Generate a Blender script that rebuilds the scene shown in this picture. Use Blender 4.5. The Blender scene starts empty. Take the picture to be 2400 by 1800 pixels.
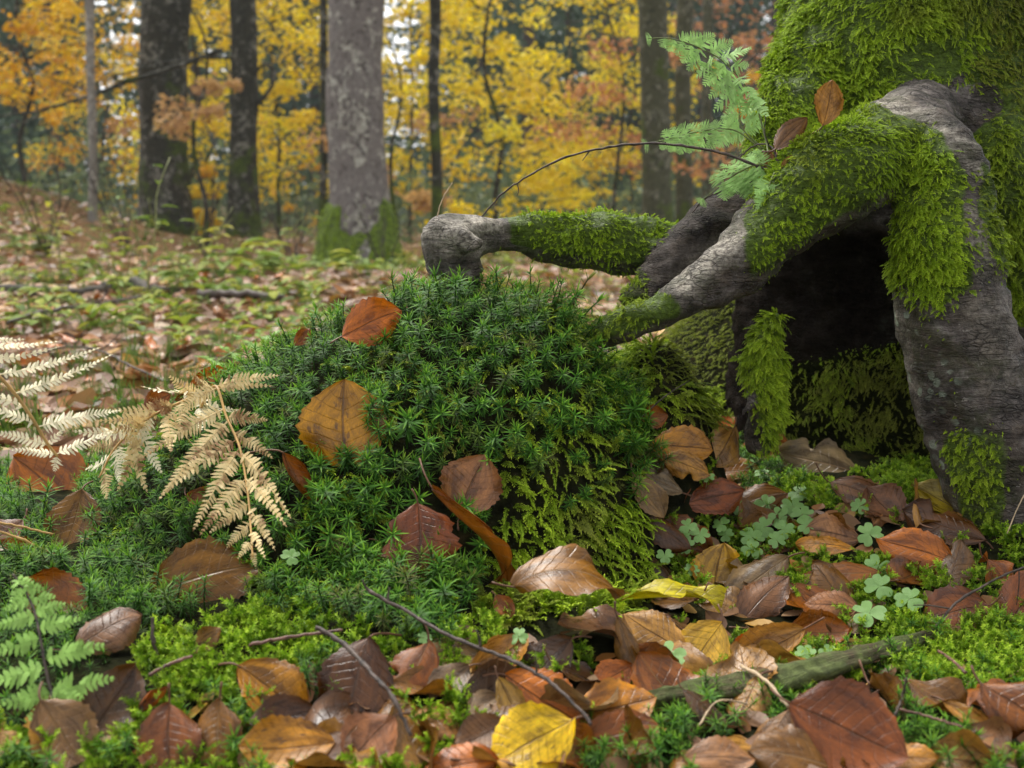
import bpy, math, random
import numpy as np
from mathutils import Vector, Matrix

R = math.radians
rng = np.random.default_rng(11)
random.seed(11)
scene = bpy.context.scene
col = scene.collection

# ---------------------------------------------------------------- camera, world, sun, exposure
CAM = np.array([0.0, 0.0, 0.32]); PITCH = R(8.4); F = 2573.0
FWD = np.array([0, math.cos(PITCH), -math.sin(PITCH)])
UPV = np.array([0, math.sin(PITCH), math.cos(PITCH)])
RGT = np.array([1.0, 0, 0])
cd = bpy.data.cameras.new('camera'); cam = bpy.data.objects.new('camera', cd); col.objects.link(cam)
cam.location = CAM; cam.rotation_euler = (R(90) - PITCH, 0, 0)
cd.sensor_width = 36; cd.lens = 36 * F / 2400; cd.clip_start = 0.02; cd.clip_end = 600
cd.dof.use_dof = True; cd.dof.focus_distance = 1.0; cd.dof.aperture_fstop = 8.5
scene.camera = cam

SUN_EL, SUN_AZ = R(58), R(-28)      # azimuth from +Y towards +X
w = bpy.data.worlds.new('World'); scene.world = w; w.use_nodes = True
nt = w.node_tree; nt.nodes.clear()
sk = nt.nodes.new('ShaderNodeTexSky'); sk.sky_type = 'NISHITA'; sk.sun_disc = False
sk.sun_elevation = SUN_EL; sk.sun_rotation = SUN_AZ; sk.dust_density = 3.0; sk.air_density = 1.0; sk.ozone_density = 1.0
hs = nt.nodes.new('ShaderNodeHueSaturation'); hs.inputs['Saturation'].default_value = 0.08   # overcast: grey cloud
bg = nt.nodes.new('ShaderNodeBackground'); bg.inputs['Strength'].default_value = 0.15
wo = nt.nodes.new('ShaderNodeOutputWorld')
nt.links.new(sk.outputs[0], hs.inputs['Color']); nt.links.new(hs.outputs[0], bg.inputs[0]); nt.links.new(bg.outputs[0], wo.inputs[0])
sl = bpy.data.lights.new('sun', 'SUN'); sl.energy = 1.5; sl.angle = R(16); sl.color = (1, 0.95, 0.86)
so = bpy.data.objects.new('sun', sl); col.objects.link(so)
sd = Vector((math.sin(SUN_AZ) * math.cos(SUN_EL), math.cos(SUN_AZ) * math.cos(SUN_EL), math.sin(SUN_EL)))
so.rotation_euler = (-sd).to_track_quat('-Z', 'Y').to_euler(); so.location = (0, 0, 9)
scene.view_settings.view_transform = 'Standard'; scene.view_settings.look = 'None'
scene.view_settings.gamma = 1; scene.view_settings.use_curve_mapping = False
scene.view_settings.exposure = 1.12
scene.render.engine = 'CYCLES'
cy = scene.cycles
cy.use_denoising = True; cy.max_bounces = 6; cy.diffuse_bounces = 3; cy.glossy_bounces = 2
cy.transmission_bounces = 3; cy.transparent_max_bounces = 4; cy.caustics_reflective = False; cy.caustics_refractive = False

# ---------------------------------------------------------------- small maths
def ray(px, py):
    d = FWD + RGT * ((px - 1200) / F) + UPV * ((900 - py) / F)
    return d
def at(px, py, Y):
    d = ray(px, py); return CAM + d * (Y / d[1])
def project(P):
    P = np.asarray(P, float); q = P - CAM
    z = q @ FWD
    z = np.where(np.abs(z) < 1e-6, 1e-6, z)
    return 1200 + F * (q @ RGT) / z, 900 - F * (q @ UPV) / z, z
def hsh(ix, iy, iz, s):
    h = (ix * 374761393 + iy * 668265263 + iz * 2147483647 + s * 974634541) & 0xFFFFFFFF
    h = ((h ^ (h >> 13)) * 1274126177) & 0xFFFFFFFF
    h = (h ^ (h >> 16)) & 0xFFFFFFFF
    return h / 4294967295.0
def vnoise(x, y, z=None, s=0):
    x = np.asarray(x, float); y = np.asarray(y, float)
    z = np.zeros_like(x) if z is None else np.asarray(z, float)
    ix, iy, iz = np.floor(x).astype(np.int64), np.floor(y).astype(np.int64), np.floor(z).astype(np.int64)
    fx, fy, fz = x - ix, y - iy, z - iz
    fx, fy, fz = [f * f * (3 - 2 * f) for f in (fx, fy, fz)]
    out = 0
    for a in (0, 1):
        for b in (0, 1):
            for c in (0, 1):
                wgt = (fx if a else 1 - fx) * (fy if b else 1 - fy) * (fz if c else 1 - fz)
                out = out + wgt * hsh(ix + a, iy + b, iz + c, s)
    return out * 2 - 1
def fbm(x, y, z=None, s=0, o=3):
    t = 0; a = 1.0; f = 1.0
    for k in range(o):
        t = t + a * vnoise(np.asarray(x) * f, np.asarray(y) * f, None if z is None else np.asarray(z) * f, s + k)
        a *= .5; f *= 2.03
    return t
def sstep(a, b, x):
    t = np.clip((np.asarray(x, float) - a) / (b - a), 0, 1); return t * t * (3 - 2 * t)
def inpoly(px, py, poly):
    px = np.asarray(px, float); py = np.asarray(py, float)
    ins = np.zeros(px.shape, bool); n = len(poly)
    for i in range(n):
        x1, y1 = poly[i]; x2, y2 = poly[(i + 1) % n]
        if y1 == y2: continue
        c = ((y1 > py) != (y2 > py)) & (px < (x2 - x1) * (py - y1) / (y2 - y1) + x1)
        ins ^= c
    return ins
def norm(v):
    v = np.asarray(v, float); return v / (np.linalg.norm(v, axis=-1, keepdims=True) + 1e-12)

# ---------------------------------------------------------------- terrain height
def H(x, y):
    x = np.asarray(x, float); y = np.asarray(y, float)
    dx = x - 0.015; dy = y - 1.075
    rx = np.where(dx > 0, 0.155, 0.42); ry = np.where(dy < 0, 0.215 + 0.10 * sstep(0, -.3, dx), 0.26)
    r = np.sqrt((dx / rx) ** 2 + (dy / ry) ** 2)
    m = 0.223 * np.clip(1 - r ** 2, 0, 1) ** 1.15
    # broad moss carpet in front of and left of the hummock
    r2 = np.sqrt(((x + 0.34) / 0.55) ** 2 + ((y - 0.93) / 0.42) ** 2)
    m = np.maximum(m, 0) + 0.05 * np.clip(1 - r2 ** 2, 0, 1) ** 1.3
    # soil bank added behind the tree foot to shut light out of the hollow
    r3 = np.sqrt(((x - 0.42) / 0.27) ** 2 + ((y - 1.72) / 0.32) ** 2)
    m = m + 0.21 * np.clip(1 - r3 ** 2, 0, 1)
    r4 = np.sqrt(((x - 0.15) / 0.085) ** 2 + ((y - 1.17) / 0.17) ** 2)
    m = np.maximum(m, 0.19 * np.clip(1 - r4 ** 2, 0, 1) ** .8)
    # litter rising to the tree foot
    m = m + 0.04 * sstep(.05, .45, x) * sstep(.7, 1.1, y) * sstep(2.2, 1.5, y)
    m = m + 0.010 * fbm(x * 5, y * 5, s=3) * sstep(8, 2, y) + 0.004 * fbm(x * 22, y * 22, s=5) * sstep(4, 2, y)
    far = sstep(2, 6, np.abs(y))
    m = m + far * 0.07 * fbm(x * .5, y * .5, s=9)
    m = m + .16 * sstep(-1.2, -5, x) * sstep(2.5, 8, y) * sstep(60, 20, y)
    # mossy bank far left, and a slow rise of the woodland floor
    m = m + 0.62 * np.exp(-((x + 5.6) / 1.5) ** 2 - ((y - 11.0) / 2.6) ** 2)
    m = m + 0.02 * np.clip(np.abs(y) - 25, 0, 400)
    return m
_T = np.geomspace(0.25, 300, 5000)
def hit(px, py):
    d = ray(px, py); P = CAM + _T[:, None] * d
    b = np.nonzero(P[:, 2] < H(P[:, 0], P[:, 1]))[0]
    i = b[0] if len(b) else len(_T) - 1
    a0, a1 = _T[max(i - 1, 0)], _T[i]
    for _ in range(12):
        m = .5 * (a0 + a1); p = CAM + m * d
        if p[2] < H(p[0], p[1]): a1 = m
        else: a0 = m
    return CAM + .5 * (a0 + a1) * d
def hnormal(x, y, e=0.012):
    gx = (H(x + e, y) - H(x - e, y)) / (2 * e); gy = (H(x, y + e) - H(x, y - e)) / (2 * e)
    return norm(np.stack([-gx, -gy, np.ones_like(gx)], -1))

# ---------------------------------------------------------------- objects
def tag(o, label=None, cat=None, group=None, kind=None):
    if label: o['label'] = label
    if cat: o['category'] = cat
    if group: o['group'] = group
    if kind: o['kind'] = kind
    return o
def empty(name, loc, label=None, cat=None, group=None):
    o = bpy.data.objects.new(name, None); col.objects.link(o); o.location = Vector(loc); o.empty_display_size = .02
    return tag(o, label, cat, group)
class MB:
    def __init__(s): s.v = []; s.f = []; s.t = []; s.uv = []; s.n = 0
    def add(s, v, f, t=None, uv=None):
        v = np.asarray(v, float)
        s.v.append(v); s.f += [tuple(int(i) + s.n for i in q) for q in f]
        s.t.append(np.zeros(len(v)) if t is None else np.broadcast_to(np.asarray(t, float), (len(v),)))
        s.uv.append(np.zeros((len(v), 2)) if uv is None else np.asarray(uv, float)); s.n += len(v)
        return s
    def mesh(s, name, mat=None, smooth=True):
        me = bpy.data.meshes.new(name); V = np.concatenate(s.v)
        me.from_pydata(V.tolist(), [], s.f)
        T = np.concatenate(s.t).astype(np.float32)
        a = me.attributes.new('tip', 'FLOAT', 'POINT'); a.data.foreach_set('value', T)
        U = np.concatenate(s.uv)
        ul = me.uv_layers.new(name='UVMap'); li = np.zeros(len(me.loops), np.int32); me.loops.foreach_get('vertex_index', li)
        ul.data.foreach_set('uv', U[li].astype(np.float32).ravel())
        if smooth: me.polygons.foreach_set('use_smooth', [True] * len(me.polygons))
        if mat: me.materials.append(mat)
        me.update(); return me
    def build(s, name, mat=None, parent=None, smooth=True):
        o = bpy.data.objects.new(name, s.mesh(name, mat, smooth)); col.objects.link(o)
        if parent is not None:
            o.parent = parent; pl = parent
            off = Vector((0, 0, 0))
            while pl is not None: off += pl.location; pl = pl.parent
            o.location = -off      # mesh data is in world coordinates, parents carry no rotation
        return o
def resample(P, rad, n):
    P = np.asarray(P, float); rad = np.asarray(rad, float)
    Q = np.vstack([2 * P[0] - P[1], P, 2 * P[-1] - P[-2]]); q = np.concatenate([[rad[0]], rad, [rad[-1]]])
    out = []; ro = []
    m = len(P) - 1
    for k in range(n):
        u = k / (n - 1) * m; i = min(int(u), m - 1); t = u - i
        a, b, c, d = Q[i], Q[i + 1], Q[i + 2], Q[i + 3]
        out.append(.5 * (2 * b + (c - a) * t + (2 * a - 5 * b + 4 * c - d) * t * t + (3 * b - a - 3 * c + d) * t ** 3))
        ro.append(q[i + 1] * (1 - t) + q[i + 2] * t)
    return np.array(out), np.array(ro)
def tube(P, rad, n=6, cap=True):
    P = np.asarray(P, float); m = len(P); rad = np.broadcast_to(np.asarray(rad, float), (m,))
    T = norm(np.gradient(P, axis=0))
    a = np.array([1., 0, 0]) if abs(T[0][0]) < .8 else np.array([0, 1., 0])
    V = []; nn = norm(np.cross(T[0], a))
    ang = np.arange(n) * 2 * math.pi / n
    for i in range(m):
        nn = norm(nn - T[i] * (nn @ T[i])); b = np.cross(T[i], nn)
        V.append(P[i] + rad[i] * (np.cos(ang)[:, None] * nn + np.sin(ang)[:, None] * b))
    V = np.concatenate(V); f = []
    for i in range(m - 1):
        for k in range(n):
            f.append((i * n + k, i * n + (k + 1) % n, (i + 1) * n + (k + 1) % n, (i + 1) * n + k))
    if cap:
        f.append(tuple(range(n - 1, -1, -1))); f.append(tuple((m - 1) * n + k for k in range(n)))
    return V, f

# ---------------------------------------------------------------- materials
class NT:
    def __init__(s, name):
        s.m = bpy.data.materials.new(name); s.m.use_nodes = True; s.t = s.m.node_tree; s.t.nodes.clear()
        s.out = s.n('ShaderNodeOutputMaterial')
    def n(s, typ, **k):
        o = s.t.nodes.new(typ)
        for a, b in k.items(): setattr(o, a, b)
        return o
    def L(s, a, b): s.t.links.new(a, b)
    def noise(s, scale, detail=3, rough=.55, vec=None, dist=0.0):
        o = s.n('ShaderNodeTexNoise'); o.inputs['Scale'].default_value = scale; o.inputs['Detail'].default_value = detail
        o.inputs['Roughness'].default_value = rough; o.inputs['Distortion'].default_value = dist
        if vec is not None: s.L(vec, o.inputs['Vector'])
        return o.outputs['Fac']
    def ramp(s, fac, stops):
        o = s.n('ShaderNodeValToRGB'); e = o.color_ramp.elements
        while len(e) < len(stops): e.new(.5)
        for x, (p, c) in zip(e, stops):
            x.position = p; x.color = (*c, 1) if hasattr(c, '__len__') else (c, c, c, 1)
        s.L(fac, o.inputs[0]); return o.outputs[0]
    def mix(s, fac, a, b, mode='MIX'):
        o = s.n('ShaderNodeMix', data_type='RGBA', blend_type=mode)
        for sock, v in ((o.inputs[0], fac), (o.inputs[6], a), (o.inputs[7], b)):
            if hasattr(v, 'is_output'): s.L(v, sock)
            elif hasattr(v, '__len__'): sock.default_value = (*v, 1)
            else: sock.default_value = v
        return o.outputs[2]
    def math(s, op, a, b=0.0, c=None):
        o = s.n('ShaderNodeMath', operation=op)
        for k, v in enumerate((a, b) if c is None else (a, b, c)):
            if hasattr(v, 'is_output'): s.L(v, o.inputs[k])
            else: o.inputs[k].default_value = v
        return o.outputs[0]
    def attr(s, name, typ='GEOMETRY'):
        o = s.n('ShaderNodeAttribute', attribute_name=name, attribute_type=typ); return o
    def bump(s, h, strength=.4, dist=.002):
        o = s.n('ShaderNodeBump'); o.inputs['Strength'].default_value = strength; o.inputs['Distance'].default_value = dist
        s.L(h, o.inputs['Height']); return o.outputs[0]
    def finish(s, color, rough=.7, spec=.4, bump=None, trans=0.0, tcol=None):
        p = s.n('ShaderNodeBsdfPrincipled')
        if hasattr(color, 'is_output'): s.L(color, p.inputs['Base Color'])
        else: p.inputs['Base Color'].default_value = (*color, 1)
        if hasattr(rough, 'is_output'): s.L(rough, p.inputs['Roughness'])
        else: p.inputs['Roughness'].default_value = rough
        if hasattr(spec, 'is_output'): s.L(spec, p.inputs['Specular IOR Level'])
        else: p.inputs['Specular IOR Level'].default_value = spec
        if bump is not None: s.L(bump, p.inputs['Normal'])
        if trans > 0:
            tb = s.n('ShaderNodeBsdfTranslucent'); c2 = tcol if tcol is not None else color
            if hasattr(c2, 'is_output'): s.L(c2, tb.inputs[0])
            else: tb.inputs[0].default_value = (*c2, 1)
            mx = s.n('ShaderNodeMixShader'); mx.inputs[0].default_value = trans
            s.L(p.outputs[0], mx.inputs[1]); s.L(tb.outputs[0], mx.inputs[2]); s.L(mx.outputs[0], s.out.inputs[0])
        else: s.L(p.outputs[0], s.out.inputs[0])
        return s.m
    def obj(s): return s.n('ShaderNodeTexCoord').outputs['Object']
    def pos(s): return s.n('ShaderNodeNewGeometry').outputs['Position']

def mat_ground():
    m = NT('forest_floor'); p = m.pos()
    a = m.noise(9, 5, .65, p); b = m.noise(60, 4, .6, p); c = m.noise(.8, 3, .5, p)
    soil = m.ramp(b, [(.3, (.005, .005, .003)), (.55, (.014, .015, .006)), (.75, (.04, .03, .012))])
    lit = m.ramp(m.noise(24, 4, .6, p), [(.35, (.05, .028, .014)), (.5, (.14, .07, .03)), (.62, (.22, .13, .07))])
    grn = m.ramp(b, [(.3, (.022, .034, .008)), (.7, (.075, .10, .022))])
    y = m.n('ShaderNodeSeparateXYZ'); m.L(p, y.inputs[0])
    far = m.n('ShaderNodeMapRange'); far.inputs[1].default_value = 1.9; far.inputs[2].default_value = 3.0; m.L(y.outputs[1], far.inputs[0])
    g1 = m.mix(m.ramp(a, [(.50, 0.), (.60, 1.)]), lit, grn)
    colr = m.mix(far.outputs[0], soil, g1)
    return m.finish(colr, .95, .03, m.bump(b, .8, .006))

def mat_leaf(name, vein=(.10, .05, .025), base=None):
    """beech leaf: colour from the object, blotches, spots and a vein net; UV x across -1..1, y along 0..1"""
    m = NT(name); oi = m.n('ShaderNodeObjectInfo'); uvn = m.n('ShaderNodeUVMap'); sp = m.n('ShaderNodeSeparateXYZ'); m.L(uvn.outputs[0], sp.inputs[0])
    u = m.math('ABSOLUTE', sp.outputs[0]); v = sp.outputs[1]
    cv = m.n('ShaderNodeCombineXYZ'); m.L(sp.outputs[0], cv.inputs[0]); m.L(v, cv.inputs[1]); m.L(m.math('MULTIPLY', oi.outputs['Random'], 37.), cv.inputs[2])
    c0 = oi.outputs['Color'] if base is None else base
    blot = m.noise(2.6, 5, .62, cv.outputs[0], .6)
    c1 = m.mix(m.ramp(blot, [(.36, 0.), (.68, 1.)]), m.mix(1., c0, (.38, .33, .30), 'MULTIPLY'), m.mix(1., c0, (1.28, 1.22, 1.12), 'MULTIPLY'))
    fine = m.noise(26, 3, .6, cv.outputs[0])
    c1 = m.mix(.45, c1, m.mix(1., c1, m.ramp(fine, [(.3, .55), (.7, 1.4)]), 'MULTIPLY'))
    vo = m.n('ShaderNodeTexVoronoi'); vo.inputs['Scale'].default_value = 5.5; m.L(cv.outputs[0], vo.inputs['Vector'])
    spot = m.math('MULTIPLY', m.ramp(m.math('ADD', vo.outputs['Distance'], m.math('MULTIPLY', fine, .2)), [(.26, 1.), (.36, 0.)]), m.ramp(oi.outputs['Alpha'], [(.0, 0.), (1., .85)]))
    spot = m.math('MULTIPLY', spot, m.ramp(m.noise(3.1, 2, .5, cv.outputs[0]), [(.42, 0.), (.52, 1.)]))
    c1 = m.mix(spot, c1, (.07, .032, .018))
    # side veins leave the midrib at an angle and run to the margin
    ph = m.math('FRACT', m.math('ADD', m.math('MULTIPLY', m.math('ADD', m.math('SUBTRACT', v, m.math('MULTIPLY', u, .16)), m.math('MULTIPLY', blot, .07)), m.math('ADD', 8.6, m.math('MULTIPLY', oi.outputs['Random'], 2.6))), .5))
    sv = m.ramp(m.math('ABSOLUTE', m.math('SUBTRACT', ph, .5)), [(.0, 1.), (.085, 0.)])
    mr = m.ramp(u, [(.012, 1.), (.04, 0.)])
    vn = m.math('MAXIMUM', m.math('MULTIPLY', sv, m.ramp(m.noise(1.7, 3, .5, cv.outputs[0]), [(.35, .12), (.65, .65)])), mr)
    c2 = m.mix(m.math('MULTIPLY', vn, .85), c1, m.mix(.5, m.mix(1., c1, (.45, .40, .36), 'MULTIPLY'), vein))
    hgt = m.math('ADD', m.math('MULTIPLY', vn, -.62), m.math('MULTIPLY', fine, .35))
    rg = m.ramp(blot, [(.3, .20), (.7, .40)])
    return m.finish(c2, rg, .5, m.bump(hgt, .7, .0014), .14)

def mat_sprig(name, dark, mid, light, rough=.42, trans=.28):
    m = NT(name); t = m.attr('tip').outputs['Fac']; oi = m.n('ShaderNodeObjectInfo')
    tint = m.attr('tint', 'INSTANCER').outputs['Fac']
    c = m.ramp(t, [(0., dark), (.5, mid), (1., light)])
    c = m.mix(1., c, m.ramp(oi.outputs['Random'], [(0., (.62, .66, .6)), (.5, (1, 1, 1)), (1., (1.32, 1.22, 1.15))]), 'MULTIPLY')
    c = m.mix(tint, c, m.mix(.30, m.ramp(t, [(0., (.035, .024, .008)), (.5, (.14, .105, .03)), (1., (.30, .25, .07))]), c))
    return m.finish(c, rough + .1, .14, None, trans)

def mat_plain(name, c, rough=.6, var=.35, scale=60, spec=.35, trans=0.0, bump=.3):
    m = NT(name); f = m.noise(scale, 4, .6, m.obj())
    cc = m.mix(1., c, m.ramp(f, [(.3, 1 - var), (.7, 1 + var)]), 'MULTIPLY')
    return m.finish(cc, rough, spec, m.bump(f, bump, .002), trans)

def mat_root_bark():
    m = NT('root_bark'); p = m.pos(); moss = m.attr('moss').outputs['Fac']; pale = m.attr('pale').outputs['Fac']; wet = m.attr('wet').outputs['Fac']; lich = m.attr('lichen').outputs['Fac']  # wet: mask for the hollow's painted shade and the dark bare root
    sv = m.n('ShaderNodeMapping'); sv.inputs['Scale'].default_value = (22, 22, 95); m.L(p, sv.inputs[0])
    wr = m.noise(1, 5, .65, sv.outputs[0], .5)
    n1 = m.noise(38, 6, .75, p, .4); n2 = m.noise(210, 5, .75, p); n3 = m.noise(16, 5, .7, p, .6)
    bark = m.ramp(n1, [(.34, (.022, .018, .016)), (.46, (.09, .074, .066)), (.58, (.20, .17, .152)), (.70, (.40, .36, .32))])
    bark = m.mix(m.ramp(n3, [(.46, 0.), (.56, .75)]), bark, m.ramp(n2, [(.3, (.05, .036, .028)), (.7, (.20, .155, .118))]))
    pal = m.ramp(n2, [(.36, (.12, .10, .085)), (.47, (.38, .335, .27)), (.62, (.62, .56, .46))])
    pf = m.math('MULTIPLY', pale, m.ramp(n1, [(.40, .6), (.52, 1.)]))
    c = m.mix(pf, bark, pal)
    c = m.mix(m.math('MULTIPLY', m.ramp(m.noise(21, 6, .75, p, .8), [(.50, 0.), (.60, .7)]), m.ramp(n2, [(.35, .3), (.6, 1.)])), c, (.045, .055, .014))
    ck = m.n('ShaderNodeTexVoronoi', feature='DISTANCE_TO_EDGE'); ck.inputs['Scale'].default_value = 1.0; mp2 = m.n('ShaderNodeMapping'); mp2.inputs['Scale'].default_value = (95, 95, 230); m.L(m.mix(.012, p, m.n('ShaderNodeTexNoise').outputs['Color']), mp2.inputs[0]); m.L(mp2.outputs[0], ck.inputs['Vector'])
    crk = m.math('MULTIPLY', m.ramp(ck.outputs[0], [(.02, 1.), (.10, 0.)]), m.ramp(m.noise(24, 4, .6, p), [(.46, 0.), (.58, 1.)]))
    c = m.mix(m.math('MULTIPLY', crk, .38), c, (.018, .014, .012))
    c = m.mix(1., c, m.ramp(wr, [(.36, .5), (.56, 1.12)]), 'MULTIPLY')
    fl = m.ramp(m.noise(95, 3, .8, p), [(.66, 0.), (.70, .8)])
    c = m.mix(fl, c, (.36, .33, .28))
    vo = m.n('ShaderNodeTexVoronoi'); vo.inputs['Scale'].default_value = 75; m.L(p, vo.inputs['Vector'])
    ls = m.math('MULTIPLY', lich, m.ramp(m.math('ADD', vo.outputs['Distance'], m.math('MULTIPLY', n2, .4)), [(.50, 1.), (.60, 0.)]))
    ls = m.math('MULTIPLY', ls, m.ramp(m.noise(30, 2, .5, p), [(.45, 0.), (.58, 1.)]))
    c = m.mix(ls, c, (.40, .47, .36))
    grn = m.ramp(n2, [(.3, (.03, .042, .005)), (.55, (.10, .16, .014)), (.75, (.19, .27, .025))])
    mf = m.ramp(m.math('ADD', moss, m.math('MULTIPLY', m.math('SUBTRACT', n1, .5), 1.1)), [(.35, 0.), (.62, 1.)])
    c = m.mix(mf, c, grn)
    c = m.mix(wet, c, m.mix(.96, c, m.ramp(n2, [(.3, (.002, .0014, .001)), (.7, (.013, .009, .006))])))  # near-black colour carries the hollow's shade, and part of the dark bare root
    cr = m.math('MULTIPLY', m.math('SUBTRACT', m.noise(26, 4, .7, p, 1.2), m.math('MULTIPLY', crk, .5)), .8)
    hgt = m.math('ADD', m.math('ADD', m.math('MULTIPLY', wr, 1.5), m.math('MULTIPLY', n2, .8)), cr)
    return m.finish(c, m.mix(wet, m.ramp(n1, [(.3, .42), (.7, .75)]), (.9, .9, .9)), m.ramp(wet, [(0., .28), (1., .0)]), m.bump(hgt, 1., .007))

def mat_trunk(name, c0, c1, c2, moss_h=0.0, moss_all=.0, sc=1.0):
    m = NT(name); o = m.obj(); n1 = m.noise(7 * sc, 6, .72, o, .5); n2 = m.noise(19 * sc, 5, .75, o); n3 = m.noise(2.6 * sc, 5, .65, o)
    c = m.mix(m.ramp(n2, [(.44, 0.), (.56, 1.)]), m.ramp(n1, [(.38, c0), (.5, c1), (.60, c2)]), m.ramp(n1, [(.42, c1), (.55, c0)]))
    sx = m.n('ShaderNodeSeparateXYZ'); m.L(o, sx.inputs[0])
    base = m.math('MULTIPLY', m.math('SUBTRACT', moss_h, sx.outputs[2]), .35)
    mf = m.ramp(m.math('ADD', m.math('ADD', base, moss_all), m.math('MULTIPLY', m.math('SUBTRACT', n3, .5), 3.4)), [(.0, 0.), (.22, 1.)])
    c = m.mix(mf, c, m.ramp(n2, [(.3, (.02, .03, .004)), (.55, (.07, .10, .012)), (.75, (.13, .16, .02))]))
    return m.finish(c, .8, .25, m.bump(m.math('ADD', n1, n2), .7, .015))

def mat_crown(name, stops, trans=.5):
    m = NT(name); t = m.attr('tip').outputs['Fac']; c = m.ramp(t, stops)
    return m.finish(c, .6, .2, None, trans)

M = {}
M['ground'] = mat_ground()
M['leaf'] = mat_leaf('beech_leaf_blade'); M['leaf_pale_vein'] = mat_leaf('beech_leaf_blade_pale_veins', (.40, .24, .11))
M['haircap'] = mat_sprig('haircap_moss', (.012, .036, .006), (.062, .19, .014), (.32, .58, .05))
M['feather'] = mat_sprig('feather_moss', (.055, .085, .006), (.24, .39, .012), (.58, .78, .06), .4, .34)
M['brush'] = mat_sprig('shaggy_moss', (.045, .10, .006), (.18, .35, .014), (.52, .70, .06), .38, .34)
M['bark'] = mat_root_bark()
M['petiole'] = mat_plain('leaf_stalk', (.13, .06, .03), .5)
M['twig'] = mat_plain('twig_bark', (.070, .050, .040), .6, .75, 160, bump=.9)
M['twig_red'] = mat_plain('red_twig_bark', (.15, .075, .055), .5, .75, 160, bump=.8)
M['twig_pale'] = mat_plain('pale_twig_bark', (.45, .33, .2), .5, .4, 120)
def mat_rotten():
    m = NT('rotten_wood'); uv = m.n('ShaderNodeUVMap').outputs[0]; mp = m.n('ShaderNodeMapping'); mp.inputs['Scale'].default_value = (.8, 38, 1); m.L(uv, mp.inputs[0])
    g1 = m.noise(1, 5, .7, mp.outputs[0], .3); g2 = m.noise(26, 4, .65, m.pos()); g3 = m.noise(120, 4, .7, m.pos())
    c = m.ramp(g1, [(.32, (.018, .013, .007)), (.5, (.085, .065, .032)), (.66, (.20, .155, .085))])
    c = m.mix(m.ramp(g2, [(.40, 0.), (.54, .85)]), c, m.ramp(g3, [(.3, (.05, .07, .018)), (.65, (.17, .22, .065))]))
    c = m.mix(m.ramp(g2, [(.30, .7), (.38, 0.)]), c, (.28, .12, .03))
    return m.finish(c, .8, .3, m.bump(m.math('ADD', g1, g3), .9, .004))
M['rotten'] = mat_rotten()
M['fern_green'] = mat_plain('fern_leaf', (.31, .52, .12), .55, .3, 90, spec=.15, trans=.3, bump=.1)
M['fern_soft'] = mat_plain('fern_leaf_soft', (.38, .60, .20), .55, .3, 90, spec=.15, trans=.35, bump=.1)
def mat_dry(name, a, b, d, lo):
    m = NT(name); f = m.noise(38, 5, .7, m.pos()); g_ = m.noise(150, 3, .7, m.pos())
    cc = m.mix(m.ramp(f, [(lo, 1.), (lo + .1, 0.)]), m.ramp(g_, [(.35, a), (.65, b)]), d)
    return m.finish(cc, .6, .3, None, .25)
M['fern_dry'] = mat_dry('dry_fern_leaf', (.66, .47, .20), (.84, .68, .36), (.30, .16, .07), .38)
M['fern_white'] = mat_plain('bleached_fern_leaf', (.88, .80, .56), .6, .25, 70, trans=.3, bump=.1)
M['rachis_dry'] = mat_plain('dry_fern_stem', (.5, .30, .1), .5)
M['rachis_green'] = mat_plain('fern_stem', (.12, .15, .04), .5)
M['sorrel'] = mat_plain('sorrel_leaf', (.23, .43, .11), .32, .35, 160, spec=.6, trans=.25, bump=.3)
M['sorrel_stem'] = mat_plain('sorrel_stem', (.22, .16, .07), .5)
M['herb'] = mat_crown('herb_leaf', [(0., (.07, .14, .02)), (.5, (.20, .29, .035)), (1., (.52, .50, .06))], .35)

# ---------------------------------------------------------------- ground sheet
def axis(lo, hi, fine_lo, fine_hi, step, grow=1.09):
    a = list(np.arange(fine_lo, fine_hi, step)); s = step; x = a[-1]
    while x < hi: s *= grow; x += s; a.append(x)
    s = step; x = a[0]; b = []
    while x > lo: s *= grow; x -= s; b.append(x)
    return np.array(b[::-1] + a)
gx = axis(-200, 200, -.9, .9, .012); gy = axis(-12, 260, .35, 1.9, .012)
X, Yg = np.meshgrid(gx, gy); Z = H(X, Yg)
nx, ny = len(gx), len(gy)
idx = np.arange(nx * ny).reshape(ny, nx)
fq = np.stack([idx[:-1, :-1], idx[:-1, 1:], idx[1:, 1:], idx[1:, :-1]], -1).reshape(-1, 4)
me = bpy.data.meshes.new('ground'); me.from_pydata(np.stack([X, Yg, Z], -1).reshape(-1, 3).tolist(), [], fq.tolist())
me.polygons.foreach_set('use_smooth', [True] * len(me.polygons)); me.materials.append(M['ground'])
g = bpy.data.objects.new('ground', me); col.objects.link(g)
tag(g, 'dark woodland soil under moss and fallen leaves', None, None, 'structure')

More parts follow.
